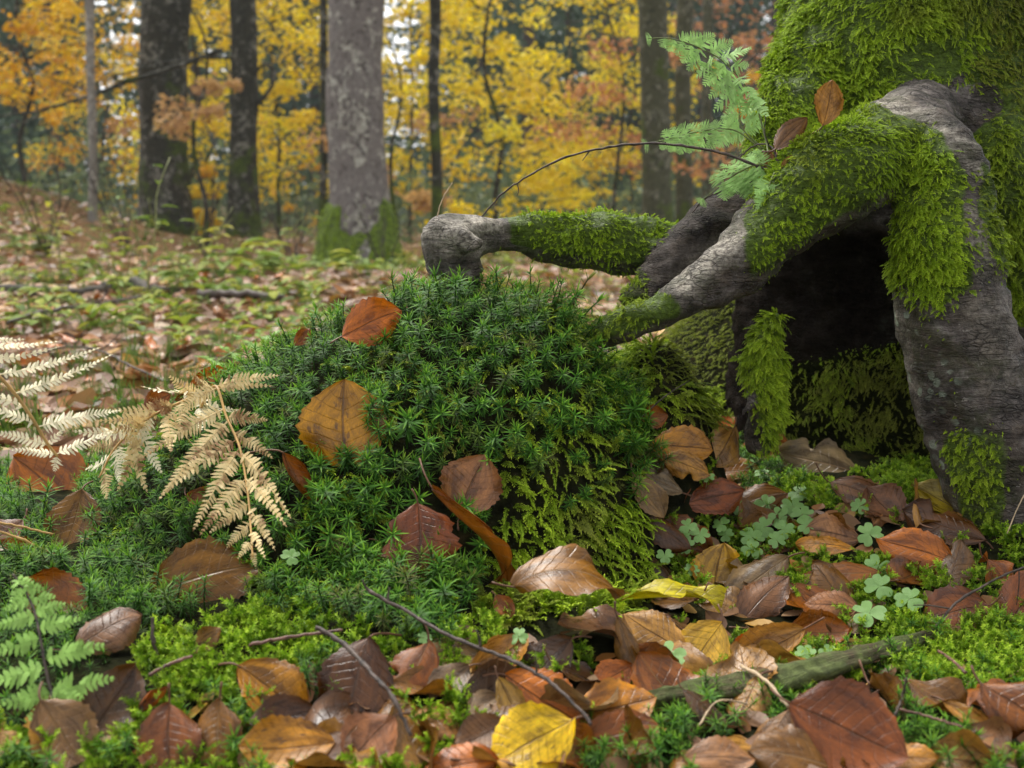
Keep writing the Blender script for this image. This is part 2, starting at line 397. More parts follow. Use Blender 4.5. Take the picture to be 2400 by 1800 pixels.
# ---------------------------------------------------------------- the mossy tree: trunk, roots, stub
def ch(rows): return [at(a, b, c) for a, b, c, r in rows], [r * c / F for a, b, c, r in rows]
chains = {
 'trunk': [[(2000, -60, 1.38, 110), (1950, 90, 1.36, 118), (1895, 220, 1.31, 108), (1850, 330, 1.27, 92), (1815, 440, 1.24, 84), (1790, 560, 1.26, 70)], [(2185, -420, 1.40, 270), (2165, -150, 1.40, 272), (2140, 60, 1.39, 288), (2120, 220, 1.38, 320), (2110, 400, 1.40, 340), (2095, 600, 1.45, 330), (2060, 850, 1.48, 350), (2040, 1060, 1.50, 380), (2040, 1200, 1.5, 400)]],
 'arch_root': [[(2150, 300, 1.20, 95), (2085, 315, 1.12, 85), (2000, 385, 1.07, 112), (1905, 455, 1.06, 108), (1805, 540, 1.05, 88), (1705, 628, 1.04, 68), (1610, 690, 1.03, 58), (1500, 745, 1.03, 42), (1400, 790, 1.06, 36)]],
 'buttress_root': [[(2160, 270, 1.22, 85), (2150, 335, 1.13, 85), (2190, 420, 1.08, 100), (2215, 560, 1.06, 122), (2230, 720, 1.05, 132), (2275, 900, 1.04, 138), (2335, 1080, 1.03, 140), (2400, 1260, 1.02, 145), (2460, 1420, 1.01, 140)],
                   [(2100, 262, 1.12, 34), (2180, 290, 1.09, 36), (2262, 350, 1.06, 38), (2298, 430, 1.05, 38), (2298, 520, 1.05, 36), (2272, 640, 1.05, 36)]],
 'flank_root': [[(2240, 250, 1.30, 130), (2330, 420, 1.22, 95), (2395, 600, 1.20, 70), (2440, 850, 1.19, 70), (2520, 1150, 1.17, 80)]],
 'bare_root': [[(1480, 720, 1.10, 42), (1540, 670, 1.12, 56), (1610, 605, 1.14, 70), (1690, 530, 1.17, 78), (1790, 470, 1.20, 82), (1920, 420, 1.26, 95)]],
 'knuckle_root': [[(1085, 730, 1.12, 60), (1072, 660, 1.12, 60), (1062, 605, 1.12, 66), (1055, 562, 1.12, 68), (1105, 545, 1.13, 50), (1180, 550, 1.15, 46), (1300, 562, 1.16, 60), (1400, 568, 1.17, 68), (1500, 580, 1.18, 68), (1600, 600, 1.2, 60), (1720, 620, 1.27, 70)],
                  [(1025, 545, 1.11, 36), (1080, 552, 1.085, 32), (1125, 578, 1.075, 24)], [(1020, 600, 1.12, 24), (1012, 560, 1.12, 32), (1040, 535, 1.12, 34)]],
 'hanging_stub': [[(1815, 735, 1.09, 18), (1802, 790, 1.08, 36), (1790, 880, 1.08, 42), (1786, 960, 1.08, 44), (1780, 1060, 1.09, 40)], [(1790, 880, 1.07, 18), (1760, 940, 1.06, 14), (1735, 985, 1.06, 7)]],
 'back_root': [[(2000, 660, 1.50, 140), (1880, 850, 1.52, 130), (1780, 980, 1.52, 110), (1680, 1050, 1.50, 90)]],
}
raw = MB(); skel = []
for nm, chs in chains.items():
    for rows in chs:
        P, r = ch(rows); P, r = resample(P, r, 14 * len(P))
        jit = fbm(P[:, 0] * 14, P[:, 1] * 14, P[:, 2] * 14, s=21)
        r = r * (1 + .05 * jit)
        raw.add(*tube(P, r, 20)); skel.append((nm, P, r))
tmp = raw.build('tmp_tree')
md = tmp.modifiers.new('r', 'REMESH'); md.mode = 'VOXEL'; md.voxel_size = .0055; md.use_smooth_shade = True
ms = tmp.modifiers.new('s', 'SMOOTH'); ms.factor = .5; ms.iterations = 14
bpy.context.view_layer.update()
dg = bpy.context.evaluated_depsgraph_get(); me = bpy.data.meshes.new_from_object(tmp.evaluated_get(dg))
bpy.data.objects.remove(tmp)
TV = np.zeros(len(me.vertices) * 3); me.vertices.foreach_get('co', TV); TV = TV.reshape(-1, 3)
TN = np.zeros(len(me.vertices) * 3); me.vertices.foreach_get('normal', TN); TN = TN.reshape(-1, 3)
rid = 1 - np.abs(vnoise(TV[:, 0] * 26 + 3 * vnoise(TV[:, 0] * 9, TV[:, 1] * 9, TV[:, 2] * 9, s=36), TV[:, 1] * 26, TV[:, 2] * 26, s=35)) * 2
TV = TV + TN * (.0016 * np.clip(rid, -.5, 1) - .0025 * np.abs(vnoise(TV[:, 0] * 70, TV[:, 1] * 70, TV[:, 2] * 110, s=37)) + .0042 * fbm(TV[:, 0] * 22, TV[:, 1] * 22, TV[:, 2] * 22, s=31) + .0026 * vnoise(TV[:, 0] * 40, TV[:, 1] * 40, TV[:, 2] * 110, s=33))[:, None]
TF = np.array([tuple(p.vertices) if len(p.vertices) == 4 else (*p.vertices, p.vertices[-1]) for p in me.polygons], int)
bpy.data.meshes.remove(me)
dist = np.full(len(TV), 1e9); own = np.zeros(len(TV), int); names = list(chains)
for nm, P, r in skel:
    k = names.index(nm)
    for i in range(0, len(P)):
        d = np.linalg.norm(TV - P[i], axis=1) - r[i]
        b = d < dist; dist[b] = d[b]; own[b] = k
fown = own[TF[:, 0]]
px, py, pz = project(TV); facing = ((CAM - TV) * TN).sum(1) > 0
nz = fbm(TV[:, 0] * 30, TV[:, 1] * 30, TV[:, 2] * 30, s=41)
qx = px + 14 * nz; qy = py + 14 * vnoise(TV[:, 0] * 35, TV[:, 1] * 35, TV[:, 2] * 35, s=44)
MOSSP = {  # where moss grows, per part: (outline seen from the path, how dense, how brown)
 'trunk': [([(1600, -600), (1690, 450), (2040, 450), (2040, 240), (2110, 215), (2200, 230), (2250, 170), (2330, 60), (2320, -600)], 1.0, .08), ([(2320, -600), (2330, 60), (2250, 190), (2340, 200), (2330, 420), (2600, 700), (2700, -600)], .8, .72), ([(1780, 930), (1880, 840), (2200, 800), (2300, 1300), (1700, 1300)], .8, .62)],  # last outline: browner moss paints the hollow's shade on the trunk foot
 'arch_root': [([(2230, 330), (2130, 275), (2060, 240), (1960, 240), (1850, 320), (1740, 500), (1752, 590), (1765, 700), (1920, 720), (1990, 590), (2200, 640), (2290, 500)], 1.0, .05), ([(1300, 660), (1500, 640), (1560, 690), (1660, 770), (1640, 850), (1300, 860)], .9, .35)],
 'buttress_root': [([(2000, 330), (2130, 275), (2215, 330), (2262, 420), (2255, 560), (2290, 660), (2210, 720), (2120, 660), (2000, 640)], 1.0, .03), ([(2205, 1010), (2360, 1000), (2350, 1300), (2260, 1280)], .6, .2), ([(2140, 640), (2200, 690), (2250, 1000), (2200, 1000)], .18, .4), ([(2290, 380), (2360, 400), (2400, 660), (2330, 620)], .9, .2)],
 'flank_root': [([(2200, 200), (2700, 200), (2700, 760), (2300, 760)], .95, .3)],
 'bare_root': [([(1380, 640), (1500, 620), (1540, 760), (1380, 780)], .6, .3)],
 'knuckle_root': [([(1190, 450), (1800, 450), (1800, 720), (1400, 720), (1380, 640), (1200, 625)], 1.0, .04)],
 'hanging_stub': [([(1700, 720), (1900, 720), (1860, 1100), (1790, 1100), (1770, 930), (1700, 860)], 1.0, .12)],
 'back_root': [([(1300, 860), (2300, 860), (2300, 1100), (1300, 1100)], .3, .8)],  # brown tint darkens this moss to imitate shade inside the hollow
}
moss = np.zeros(len(TV)); brown = np.zeros(len(TV))
for k, nm in enumerate(names):
    for poly, den, br in MOSSP[nm]:
        b = (own == k) & inpoly(qx, qy, poly) & (facing | (nm in ('knuckle_root', 'hanging_stub', 'arch_root')))
        up = np.where(b, den, 0); brown = np.where(b & (up > moss), br, brown); moss = np.maximum(moss, up)
back = ~facing & (own == 0); moss[back] = np.maximum(moss[back], .5 * (nz[back] > -.1)); brown[back] = .4
und = (TN[:, 2] < -.45); moss[und] *= .35
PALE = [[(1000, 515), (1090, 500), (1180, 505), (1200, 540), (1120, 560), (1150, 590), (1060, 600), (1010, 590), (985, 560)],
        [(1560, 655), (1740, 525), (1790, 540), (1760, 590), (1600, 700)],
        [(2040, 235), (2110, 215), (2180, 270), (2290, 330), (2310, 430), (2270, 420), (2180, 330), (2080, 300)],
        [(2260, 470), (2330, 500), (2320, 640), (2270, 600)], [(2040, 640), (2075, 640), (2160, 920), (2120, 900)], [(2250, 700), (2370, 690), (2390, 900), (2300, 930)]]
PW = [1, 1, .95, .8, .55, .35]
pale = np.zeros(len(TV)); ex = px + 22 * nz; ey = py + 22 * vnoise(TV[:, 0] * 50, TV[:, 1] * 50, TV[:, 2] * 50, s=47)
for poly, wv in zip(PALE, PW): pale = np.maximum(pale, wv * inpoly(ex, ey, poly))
lich = inpoly(ex, ey, [(2040, 640), (2130, 640), (2180, 800), (2260, 940), (2320, 1100), (2250, 1200), (2170, 1050), (2090, 800)]) * 1.0
def smooth_attr(a, it=3):
    E = np.vstack([TF[:, [0, 1]], TF[:, [1, 2]], TF[:, [2, 3]], TF[:, [3, 0]]])
    for _ in range(it):
        s = np.zeros_like(a); c = np.zeros_like(a)
        np.add.at(s, E[:, 0], a[E[:, 1]]); np.add.at(c, E[:, 0], 1); np.add.at(s, E[:, 1], a[E[:, 0]]); np.add.at(c, E[:, 1], 1)
        a = .4 * a + .6 * s / np.maximum(c, 1)
    return a
wet = np.where(own == names.index('back_root'), 1., 0.); wet = np.maximum(wet, (own == 0) * sstep(.20, .06, TV[:, 2]) * .9 * (TV[:, 1] > 1.05)); wet = np.maximum(wet, .95 * (own == 0) * inpoly(px, py, [(1600, 540), (2080, 540), (2300, 1250), (1550, 1250)])); wet = np.maximum(wet, .55 * (own == names.index('bare_root')))  # back root and trunk foot painted with hollow shade; bare root dark brown itself
shade_dark_barkS = smooth_attr(wet, 4)
mossF = np.clip(smooth_attr(moss, 16), 0, 1)
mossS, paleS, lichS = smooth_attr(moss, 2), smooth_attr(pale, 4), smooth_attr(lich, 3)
base = at(2120, 1180, 1.3); base[2] = 0
tree = empty('mossy_tree', base, 'old mossy tree with arching bare roots at the edge of a path', 'tree')
def tree_part(nm, k):
    fs = TF[fown == k]; used, inv = np.unique(fs, return_inverse=True); inv = inv.reshape(fs.shape)
    me = bpy.data.meshes.new(nm)
    me.from_pydata(TV[used].tolist(), [], [tuple(q) if q[3] != q[2] else tuple(q[:3]) for q in inv.tolist()])
    for an, ar in (('moss', mossS), ('pale', paleS), ('lichen', lichS), ('wet', shade_dark_barkS)):  # 'wet' holds the hollow's painted shade and the dark bare root
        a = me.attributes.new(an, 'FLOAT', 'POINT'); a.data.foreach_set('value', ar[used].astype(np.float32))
    me.polygons.foreach_set('use_smooth', [True] * len(me.polygons)); me.materials.append(M['bark'])
    try: me.normals_split_custom_set_from_vertices(TNN[used].tolist())
    except Exception: pass
    o = bpy.data.objects.new(nm, me); col.objects.link(o); o.parent = tree; o.location = -Vector(base); return o
# smooth normals of the whole surface so the seams between parts do not show
fn = np.cross(TV[TF[:, 1]] - TV[TF[:, 0]], TV[TF[:, 2]] - TV[TF[:, 0]]); TNN = np.zeros_like(TV)
for j in range(4): np.add.at(TNN, TF[:, j], fn)
TNN = norm(TNN)
if (TNN * TN).sum() < 0: TNN = -TNN
PLAB = {'trunk': None, 'arch_root': 'pale bare root leaning into the moss hummock', 'buttress_root': 'thick grey root standing beside the dark hollow', 'knuckle_root': 'mossy root ending in a pale knuckle', 'bare_root': 'dark brown bare root behind the arching root', 'hanging_stub': 'mossy stub hanging in the hollow', 'flank_root': None, 'back_root': None}
for k, nm in enumerate(names):
    if (fown == k).sum():
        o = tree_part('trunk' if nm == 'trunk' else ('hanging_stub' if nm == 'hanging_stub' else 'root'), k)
        if PLAB[nm]: o['label'] = PLAB[nm]
up_t = MB(); P, r = resample([at(2185, -400, 1.40), at(2185, -400, 1.40) + [0, .02, .8], at(2185, -400, 1.40) + [.05, .05, 2.2], at(2185, -400, 1.40) + [.0, .1, 5.5]], [.155, .15, .14, .1], 30)
up_t.add(*tube(P, r, 18)); uo = up_t.build('upper_trunk', M['bark'], tree)
a = uo.data.attributes.new('moss', 'FLOAT', 'POINT'); a.data.foreach_set('value', np.full(len(uo.data.vertices), .8, np.float32))

# ---------------------------------------------------------------- moss sprigs (small meshes that the scatters place)
def blade(b, d, side, nrm, L, wd, droop=.25, t0=.3, t1=1.0):
    """a narrow pointed leaf of three faces"""
    m1 = b + d * L * .45; tp = b + d * L
    return [b - side * wd * .35, b + side * wd * .35, m1 + side * wd * .5, m1 - side * wd * .5, tp], [(0, 1, 2, 3), (3, 2, 4)], [t0, t0, (t0 + t1) / 2, (t0 + t1) / 2, t1]
def haircap(seed, nl=32, h=.022):
    r_ = np.random.default_rng(seed); h *= r_.uniform(.75, 1.5); nl = int(nl * r_.uniform(.8, 1.2)); mb = MB(); lean = r_.normal(0, .12, 2)
    stem = np.array([[lean[0] * h * t * t, lean[1] * h * t * t, h * t] for t in (0, .35, .7, 1)])
    mb.add(*tube(stem, [.0007, .0006, .0005, .0004], 3, False), .25)
    for i in range(nl):
        t = (i + .5) / nl; az = i * 2.39996 + r_.normal(0, .2)
        hh = .35 + .65 * t ** .6; b = np.array([lean[0] * h * hh * hh, lean[1] * h * hh * hh, h * hh])
        el = R(-22 + 34 * t + 58 * t ** 4) + r_.normal(0, .14)
        d = np.array([math.cos(az) * math.cos(el), math.sin(az) * math.cos(el), math.sin(el)])
        sd_ = np.array([-math.sin(az), math.cos(az), 0]); L = (.0078 + .0036 * t) * r_.uniform(.85, 1.15)
        if t > .9: L *= .55
        v, f, tt = blade(b, d, sd_, None, L, .00115, t0=.05 + .45 * t ** 3, t1=.30 + .70 * t ** 1.6)
        v[4] = v[4] + np.array([0, 0, -.0012]) * (t < .85); mb.add(v, f, tt)
    return mb
def feather(seed, nb=10, L=.030, ang=48):
    """arching pinnate sprig along +Z, its flat face to +X"""
    r_ = np.random.default_rng(seed); mb = MB(); bend = r_.uniform(.5, 1.3); sw = r_.normal(0, .25)
    def ax(t): 
        a = bend * t
        return np.array([L * (math.sin(a) * .0 + .32 * bend * t * (1 - t * 1.1)), L * sw * t * t * .5, L * t * (1 - .12 * bend * t)])
    prev = None
    pts = np.array([ax(t) for t in np.linspace(0, 1, 6)]); mb.add(*tube(pts, np.linspace(.0007, .0003, 6), 3, False), np.linspace(.1, .9, 6).repeat(3))
    def strand(b, d, nrm, l, t0, t1, n):
        side = norm(np.cross(d, nrm))
        for j in range(n):
            q = j / n; p = b + d * l * q + nrm * (-.18 * l * q * q)
            for s in (-1, 1):
                dd = norm(d * .8 + side * s * .75 + nrm * r_.uniform(-.1, .5)); ll = .0030 * (1 - .5 * q) * r_.uniform(.8, 1.2)
                sd2 = norm(np.cross(dd, nrm)); wv = .00062
                mb.add([p - sd2 * wv, p + sd2 * wv, p + dd * ll], [(0, 1, 2)], [t0 + (t1 - t0) * q, t0 + (t1 - t0) * q, t0 + (t1 - t0) * min(1, q + .3)])
        mb.add([b + d * l * .85 - side * .0008, b + d * l * .85 + side * .0008, b + d * l * 1.12 - nrm * .2 * l], [(0, 1, 2)], [t1, t1, 1])
    for i in range(nb):
        t = .12 + .82 * i / nb
        for s in (-1, 1):
            if r_.random() < .1: continue
            a = R(ang + r_.normal(0, 9)); T = norm(ax(min(t + .05, 1)) - ax(t))
            d = norm(T * math.cos(a) + np.array([r_.uniform(.0, .35), s, 0]) * math.sin(a))
            l = L * .30 * (1 - t) ** .55 * r_.uniform(.75, 1.15) * (1.0 if t > .25 else .7)
            strand(ax(t), d, np.array([1., 0, 0]), l, .12 + .35 * t, .55 + .4 * t, max(2, int(l / .0022)))
    for q_ in (.05, .28, .5, .72): strand(ax(q_), norm(ax(min(q_ + .28, 1.02)) - ax(q_)), np.array([1., 0, 0]), L * .27, .15 + .6 * q_, .35 + .65 * q_, 6)
    return mb
def brush(seed, L=.030):
    r_ = np.random.default_rng(seed); mb = MB()
    def stem(b, d, l, n, cur):
        for i in range(n):
            t = i / n; p = b + d * l * t + cur * l * t * t; T = norm(d + 2 * cur * t)
            a1 = norm(np.cross(T, [.3, .8, .1])); a2 = np.cross(T, a1); az = i * 2.4
            o = a1 * math.cos(az) + a2 * math.sin(az); dd = norm(o * .9 + T * (.25 + .5 * t)); sd2 = norm(np.cross(dd, T))
            ll = (.0046 - .0018 * t) * r_.uniform(.8, 1.2)
            mb.add([p - sd2 * .0009, p + sd2 * .0009, p + dd * ll], [(0, 1, 2)], [.1 + .6 * t, .1 + .6 * t, .3 + .7 * t])
    cur = np.array([r_.normal(0, .25), r_.normal(0, .25), -.12])
    stem(np.zeros(3), np.array([0, 0, 1.]), L, 44, cur)
    for k in range(5):
        t = r_.uniform(.3, .8); az = r_.uniform(0, 6.28)
        stem(np.array([0, 0, L * t]) + cur * L * t * t, norm([math.cos(az), math.sin(az), r_.uniform(.2, .8)]), L * r_.uniform(.3, .5), 18, np.array([0, 0, r_.uniform(-.4, .1)]))
    return mb
def proto_coll(name, fn, n, mat, **k):
    c = bpy.data.collections.new(name)
    for i in range(n):
        o = bpy.data.objects.new('%s_sprig' % name, fn(100 + i * 7, **k).mesh(name, mat, False)); c.objects.link(o)
    return c
PC = {'haircap': proto_coll('haircap', haircap, 12, M['haircap']), 'feather': proto_coll('feather', feather, 6, M['feather']),
      'brush': proto_coll('shaggy', brush, 5, M['brush']), 'strand': proto_coll('strand', feather, 6, M['feather'], nb=4, L=.034, ang=20)}
def inst_tree(coll):
    t = bpy.data.node_groups.new('scatter', 'GeometryNodeTree')
    t.interface.new_socket('Geometry', in_out='INPUT', socket_type='NodeSocketGeometry'); t.interface.new_socket('Geometry', in_out='OUTPUT', socket_type='NodeSocketGeometry')
    gi = t.nodes.new('NodeGroupInput'); go = t.nodes.new('NodeGroupOutput'); ci = t.nodes.new('GeometryNodeCollectionInfo')
    ci.inputs['Collection'].default_value = coll; ci.inputs['Separate Children'].default_value = True; ci.inputs['Reset Children'].default_value = True
    ip = t.nodes.new('GeometryNodeInstanceOnPoints'); ip.inputs['Pick Instance'].default_value = True
    def na(n, ty):
        x = t.nodes.new('GeometryNodeInputNamedAttribute'); x.data_type = ty; x.inputs[0].default_value = n; return x.outputs[0]
    t.links.new(gi.outputs[0], ip.inputs['Points']); t.links.new(ci.outputs[0], ip.inputs['Instance'])
    t.links.new(na('idx', 'INT'), ip.inputs['Instance Index']); t.links.new(na('rot', 'FLOAT_VECTOR'), ip.inputs['Rotation']); t.links.new(na('scl', 'FLOAT'), ip.inputs['Scale'])
    t.links.new(ip.outputs[0], go.inputs[0]); return t
def frame(g_, n_):
    """rotation (euler XYZ) taking local +Z to g_ and local +X towards n_"""
    z = norm(g_); x = norm(n_ - z * (n_ * z).sum(-1, keepdims=True)); y = np.cross(z, x)
    m = np.stack([x, y, z], -1)
    ry = np.arcsin(np.clip(-m[:, 2, 0], -1, 1)); rx = np.arctan2(m[:, 2, 1], m[:, 2, 2]); rz = np.arctan2(m[:, 1, 0], m[:, 0, 0])
    return np.stack([rx, ry, rz], -1)
def scatter(name, coll, P, G, N, S, tint=None, parent=None):
    me = bpy.data.meshes.new(name); off = np.zeros(3)
    if parent is not None: off = np.array(parent.location)
    me.from_pydata((P - off).tolist(), [], [])
    n = len(P)
    me.attributes.new('rot', 'FLOAT_VECTOR', 'POINT').data.foreach_set('vector', frame(G, N).astype(np.float32).ravel())
    me.attributes.new('scl', 'FLOAT', 'POINT').data.foreach_set('value', np.asarray(S, np.float32))
    me.attributes.new('idx', 'INT', 'POINT').data.foreach_set('value', rng.integers(0, len(coll.objects), n).astype(np.int32))
    me.attributes.new('tint', 'FLOAT', 'POINT').data.foreach_set('value', np.asarray(np.zeros(n) if tint is None else np.clip(tint, 0, 1), np.float32))
    o = bpy.data.objects.new(name, me); col.objects.link(o)
    if parent is not None: o.parent = parent
    md = o.modifiers.new('scatter', 'NODES'); md.node_group = inst_tree(coll)
    o['kind'] = 'stuff'; return o

# --- moss on the tree
A = .5 * np.linalg.norm(np.cross(TV[TF[:, 2]] - TV[TF[:, 0]], TV[TF[:, 3]] - TV[TF[:, 1]]), axis=1)
wgt = A * np.where(mossF > .06, mossF, 0)[TF].mean(1) ** 1.35; vis = wgt > 0
cl = sstep(-.55, .35, fbm(TV[:, 0] * 34, TV[:, 1] * 34, TV[:, 2] * 26, s=49)) * .85 + .15; wgt = wgt * np.where(np.isin(fown, [0, names.index('flank_root')]), cl[TF[:, 0]], .45 + .55 * cl[TF[:, 0]])
NT_ = int(wgt.sum() * 225000); print('sprigs', NT_); print('tree moss sprigs', NT_)
ci = rng.choice(len(TF), NT_, p=wgt / wgt.sum()); uv2 = rng.random((NT_, 2))
a0, a1, a2, a3 = [TV[TF[ci, j]] for j in range(4)]
P = (a0 * (1 - uv2[:, :1]) + a1 * uv2[:, :1]) * (1 - uv2[:, 1:]) + (a3 * (1 - uv2[:, :1]) + a2 * uv2[:, :1]) * uv2[:, 1:]
Nn = norm(TNN[TF[ci]].mean(1)); bn = brown[TF[ci, 0]]
down = np.array([0, 0, -1.]); lowd = np.stack([fbm(P[:, 0] * 20, P[:, 1] * 20, P[:, 2] * 20, s=s_) for s_ in (141, 142, 143)], -1)
tang = norm(down - Nn * (Nn @ down)[:, None] + lowd * .75 + rng.normal(0, .20, P.shape))
big = fbm(P[:, 0] * 16, P[:, 1] * 16, P[:, 2] * 16, s=51)
fin = np.isin(own[TF[ci, 0]], [names.index('arch_root'), names.index('knuckle_root')])
G = norm(tang * np.where(fin, .62, .85)[:, None] + Nn * (.55 + .55 * big[:, None]) + rng.normal(0, .30, P.shape))
tr_ = np.isin(own[TF[ci, 0]], [names.index('trunk'), names.index('flank_root')]); isS = rng.random(NT_) < np.where(tr_, .70, .22)
S = rng.uniform(.55, 1.0, NT_) * np.where(fin, .36, .56) * (.42 + .58 * mossF[TF[ci, 0]]) * np.clip(rng.normal(1, .18, NT_), .5, 1.6)
tint = np.clip(bn * rng.uniform(.4, 1.6, NT_) + .55 * sstep(.35, .9, fbm(P[:, 0] * 9, P[:, 1] * 9, P[:, 2] * 9, s=57)) , 0, .95)
Q = P - Nn * .003
for msk, cc, nm in ((~isS, 'feather', 'moss_cover'), (isS, 'strand', 'moss_cover')):
    scatter(nm, PC[cc], Q[msk], G[msk], Nn[msk], S[msk], tint[msk], tree)

# ---------------------------------------------------------------- beech leaves
def leaf_mesh(name, L, Wd, bend=.3, cup=.3, twist=0.0, wave=.5, nu=10, nv=22, seed=0, bite=None, mat=None, fold=.06, lobe=0.0):
    r_ = np.random.default_rng(seed); V = []; UV = []; f = []
    us = np.linspace(-1, 1, nu + 1); vs = np.linspace(0, 1, nv + 1)
    sh = lambda v: (np.maximum(v, 0) ** .62 * np.maximum(1 - v, 0) ** .66) / .397
    ph = r_.uniform(0, 6.28, 6); asym = r_.normal(0, .06)
    for v in vs:
        hw = .5 * Wd * sh(v)
        hw *= 1 + lobe * .2 * math.sin(v * 17 + ph[4])
        sway = .05 * L * math.sin(v * 3 + ph[0]) * v
        for u in us:
            ed = 1 + abs(u) ** 4 * (.05 * math.sin((v - .16) * 10 * 2 * math.pi + ph[1] * (u > 0)) + .03 * math.sin(v * 41 + ph[2]))
            if bite is not None:
                for (bv, bu, br) in bite:
                    if u * bu > 0:
                        ed *= 1 - .75 * math.exp(-((v - bv) / br) ** 2) * abs(u) ** 2
            hx = hw * u * ed * (1 + asym * (1 if u > 0 else -1)); vv = v + .10 * abs(u) * (1 - v) * v * 1.2
            a = cup * u * (.55 + .45 * sh(v)); k = cup if abs(cup) > 1e-3 else 1e-3
            R0 = max(hw, 1e-5) / k
            X_ = R0 * math.sin(a) * ed if abs(cup) > 1e-3 else hx
            Zc = R0 * (1 - math.cos(a))
            vp = (v - .16 * abs(u)) * 10
            Zc += fold * .022 * L * math.cos(vp * 2 * math.pi) * min(1, abs(u) * 2.2) * sh(v) * .5
            Zc += abs(u) * hw * .16
            Zc += wave * .05 * L * (math.sin(5 * v + ph[3] + 1.7 * u) * abs(u) ** 1.5 + .6 * math.sin(11 * v + ph[5]) * u * abs(u) ** 2)
            th = bend * (vv - .45); kk = bend if abs(bend) > 1e-3 else 1e-3
            y = L / kk * math.sin(th); z = L / kk * (1 - math.cos(th))
            # local normal of the bent axis
            yy = y - Zc * math.sin(th); zz = z + Zc * math.cos(th)
            tw = twist * (v - .3); xx = X_ + sway; xr = xx * math.cos(tw) - zz * math.sin(tw); zr = xx * math.sin(tw) + zz * math.cos(tw)
            V.append((xr, yy + .45 * L * 0, zr)); UV.append((u, v))
    for j in range(nv):
        for i in range(nu):
            a = j * (nu + 1) + i; f.append((a, a + 1, a + nu + 2, a + nu + 1))
    mb = MB(); mb.add(V, f, 0, UV)
    me = mb.mesh(name, mat or M['leaf'])
    return me, np.array(V[nu // 2]), np.array(V[nv * (nu + 1) + nu // 2])
def petiole_mesh(L, b, r=.0007, seed=0):
    r_ = np.random.default_rng(seed); c = r_.normal(0, .12, 2)
    P = np.array([[b[0] + c[0] * L * t * t, b[1] + .03 * L - L * .22 * t, b[2] + c[1] * L * t * t - .0004] for t in np.linspace(-.1, 1, 6)])
    mb = MB(); mb.add(*tube(P, np.linspace(r, r * 1.25, 6), 5)); return mb.mesh('petiole', M['petiole'])
LEAFMASK = []
def rich(c_, k=1.22):
    c_ = np.array(c_, float); y_ = c_ @ [.3, .5, .2]; return np.clip(y_ + (c_ - y_) * k, .006, 1)
def put_leaf(me_pet, P, n, ydir, color, spots, label, group=None, scale=1.0):
    me, pet = me_pet
    o = bpy.data.objects.new('beech_leaf', me); col.objects.link(o)
    y = norm(ydir - n * (ydir @ n)); x = np.cross(y, n)
    mt = Matrix(((x[0], y[0], n[0], P[0]), (x[1], y[1], n[1], P[1]), (x[2], y[2], n[2], P[2]), (0, 0, 0, 1)))
    o.matrix_world = mt @ Matrix.Scale(scale, 4); o.color = (*color, spots)
    tag(o, label, 'leaf', group)
    if pet is not None:
        p = bpy.data.objects.new('petiole', pet); col.objects.link(p); p.parent = o
    return o
CAMDIR = lambda P: norm(CAM - P)
C = dict(ochre=(.46, .22, .018), gold=(.46, .245, .055), orange=(.47, .165, .014), rust=(.27, .100, .016), red=(.21, .070, .018), brown=(.22, .108, .030), dark=(.085, .040, .015),
         tan=(.40, .225, .075), taupe=(.22, .142, .068), mauve=(.19, .100, .052), grey=(.22, .16, .10), yellow=(.85, .62, .02), cream=(.82, .54, .14), olive=(.30, .24, .05), pink=(.33, .175, .085), lime=(.52, .45, .02))
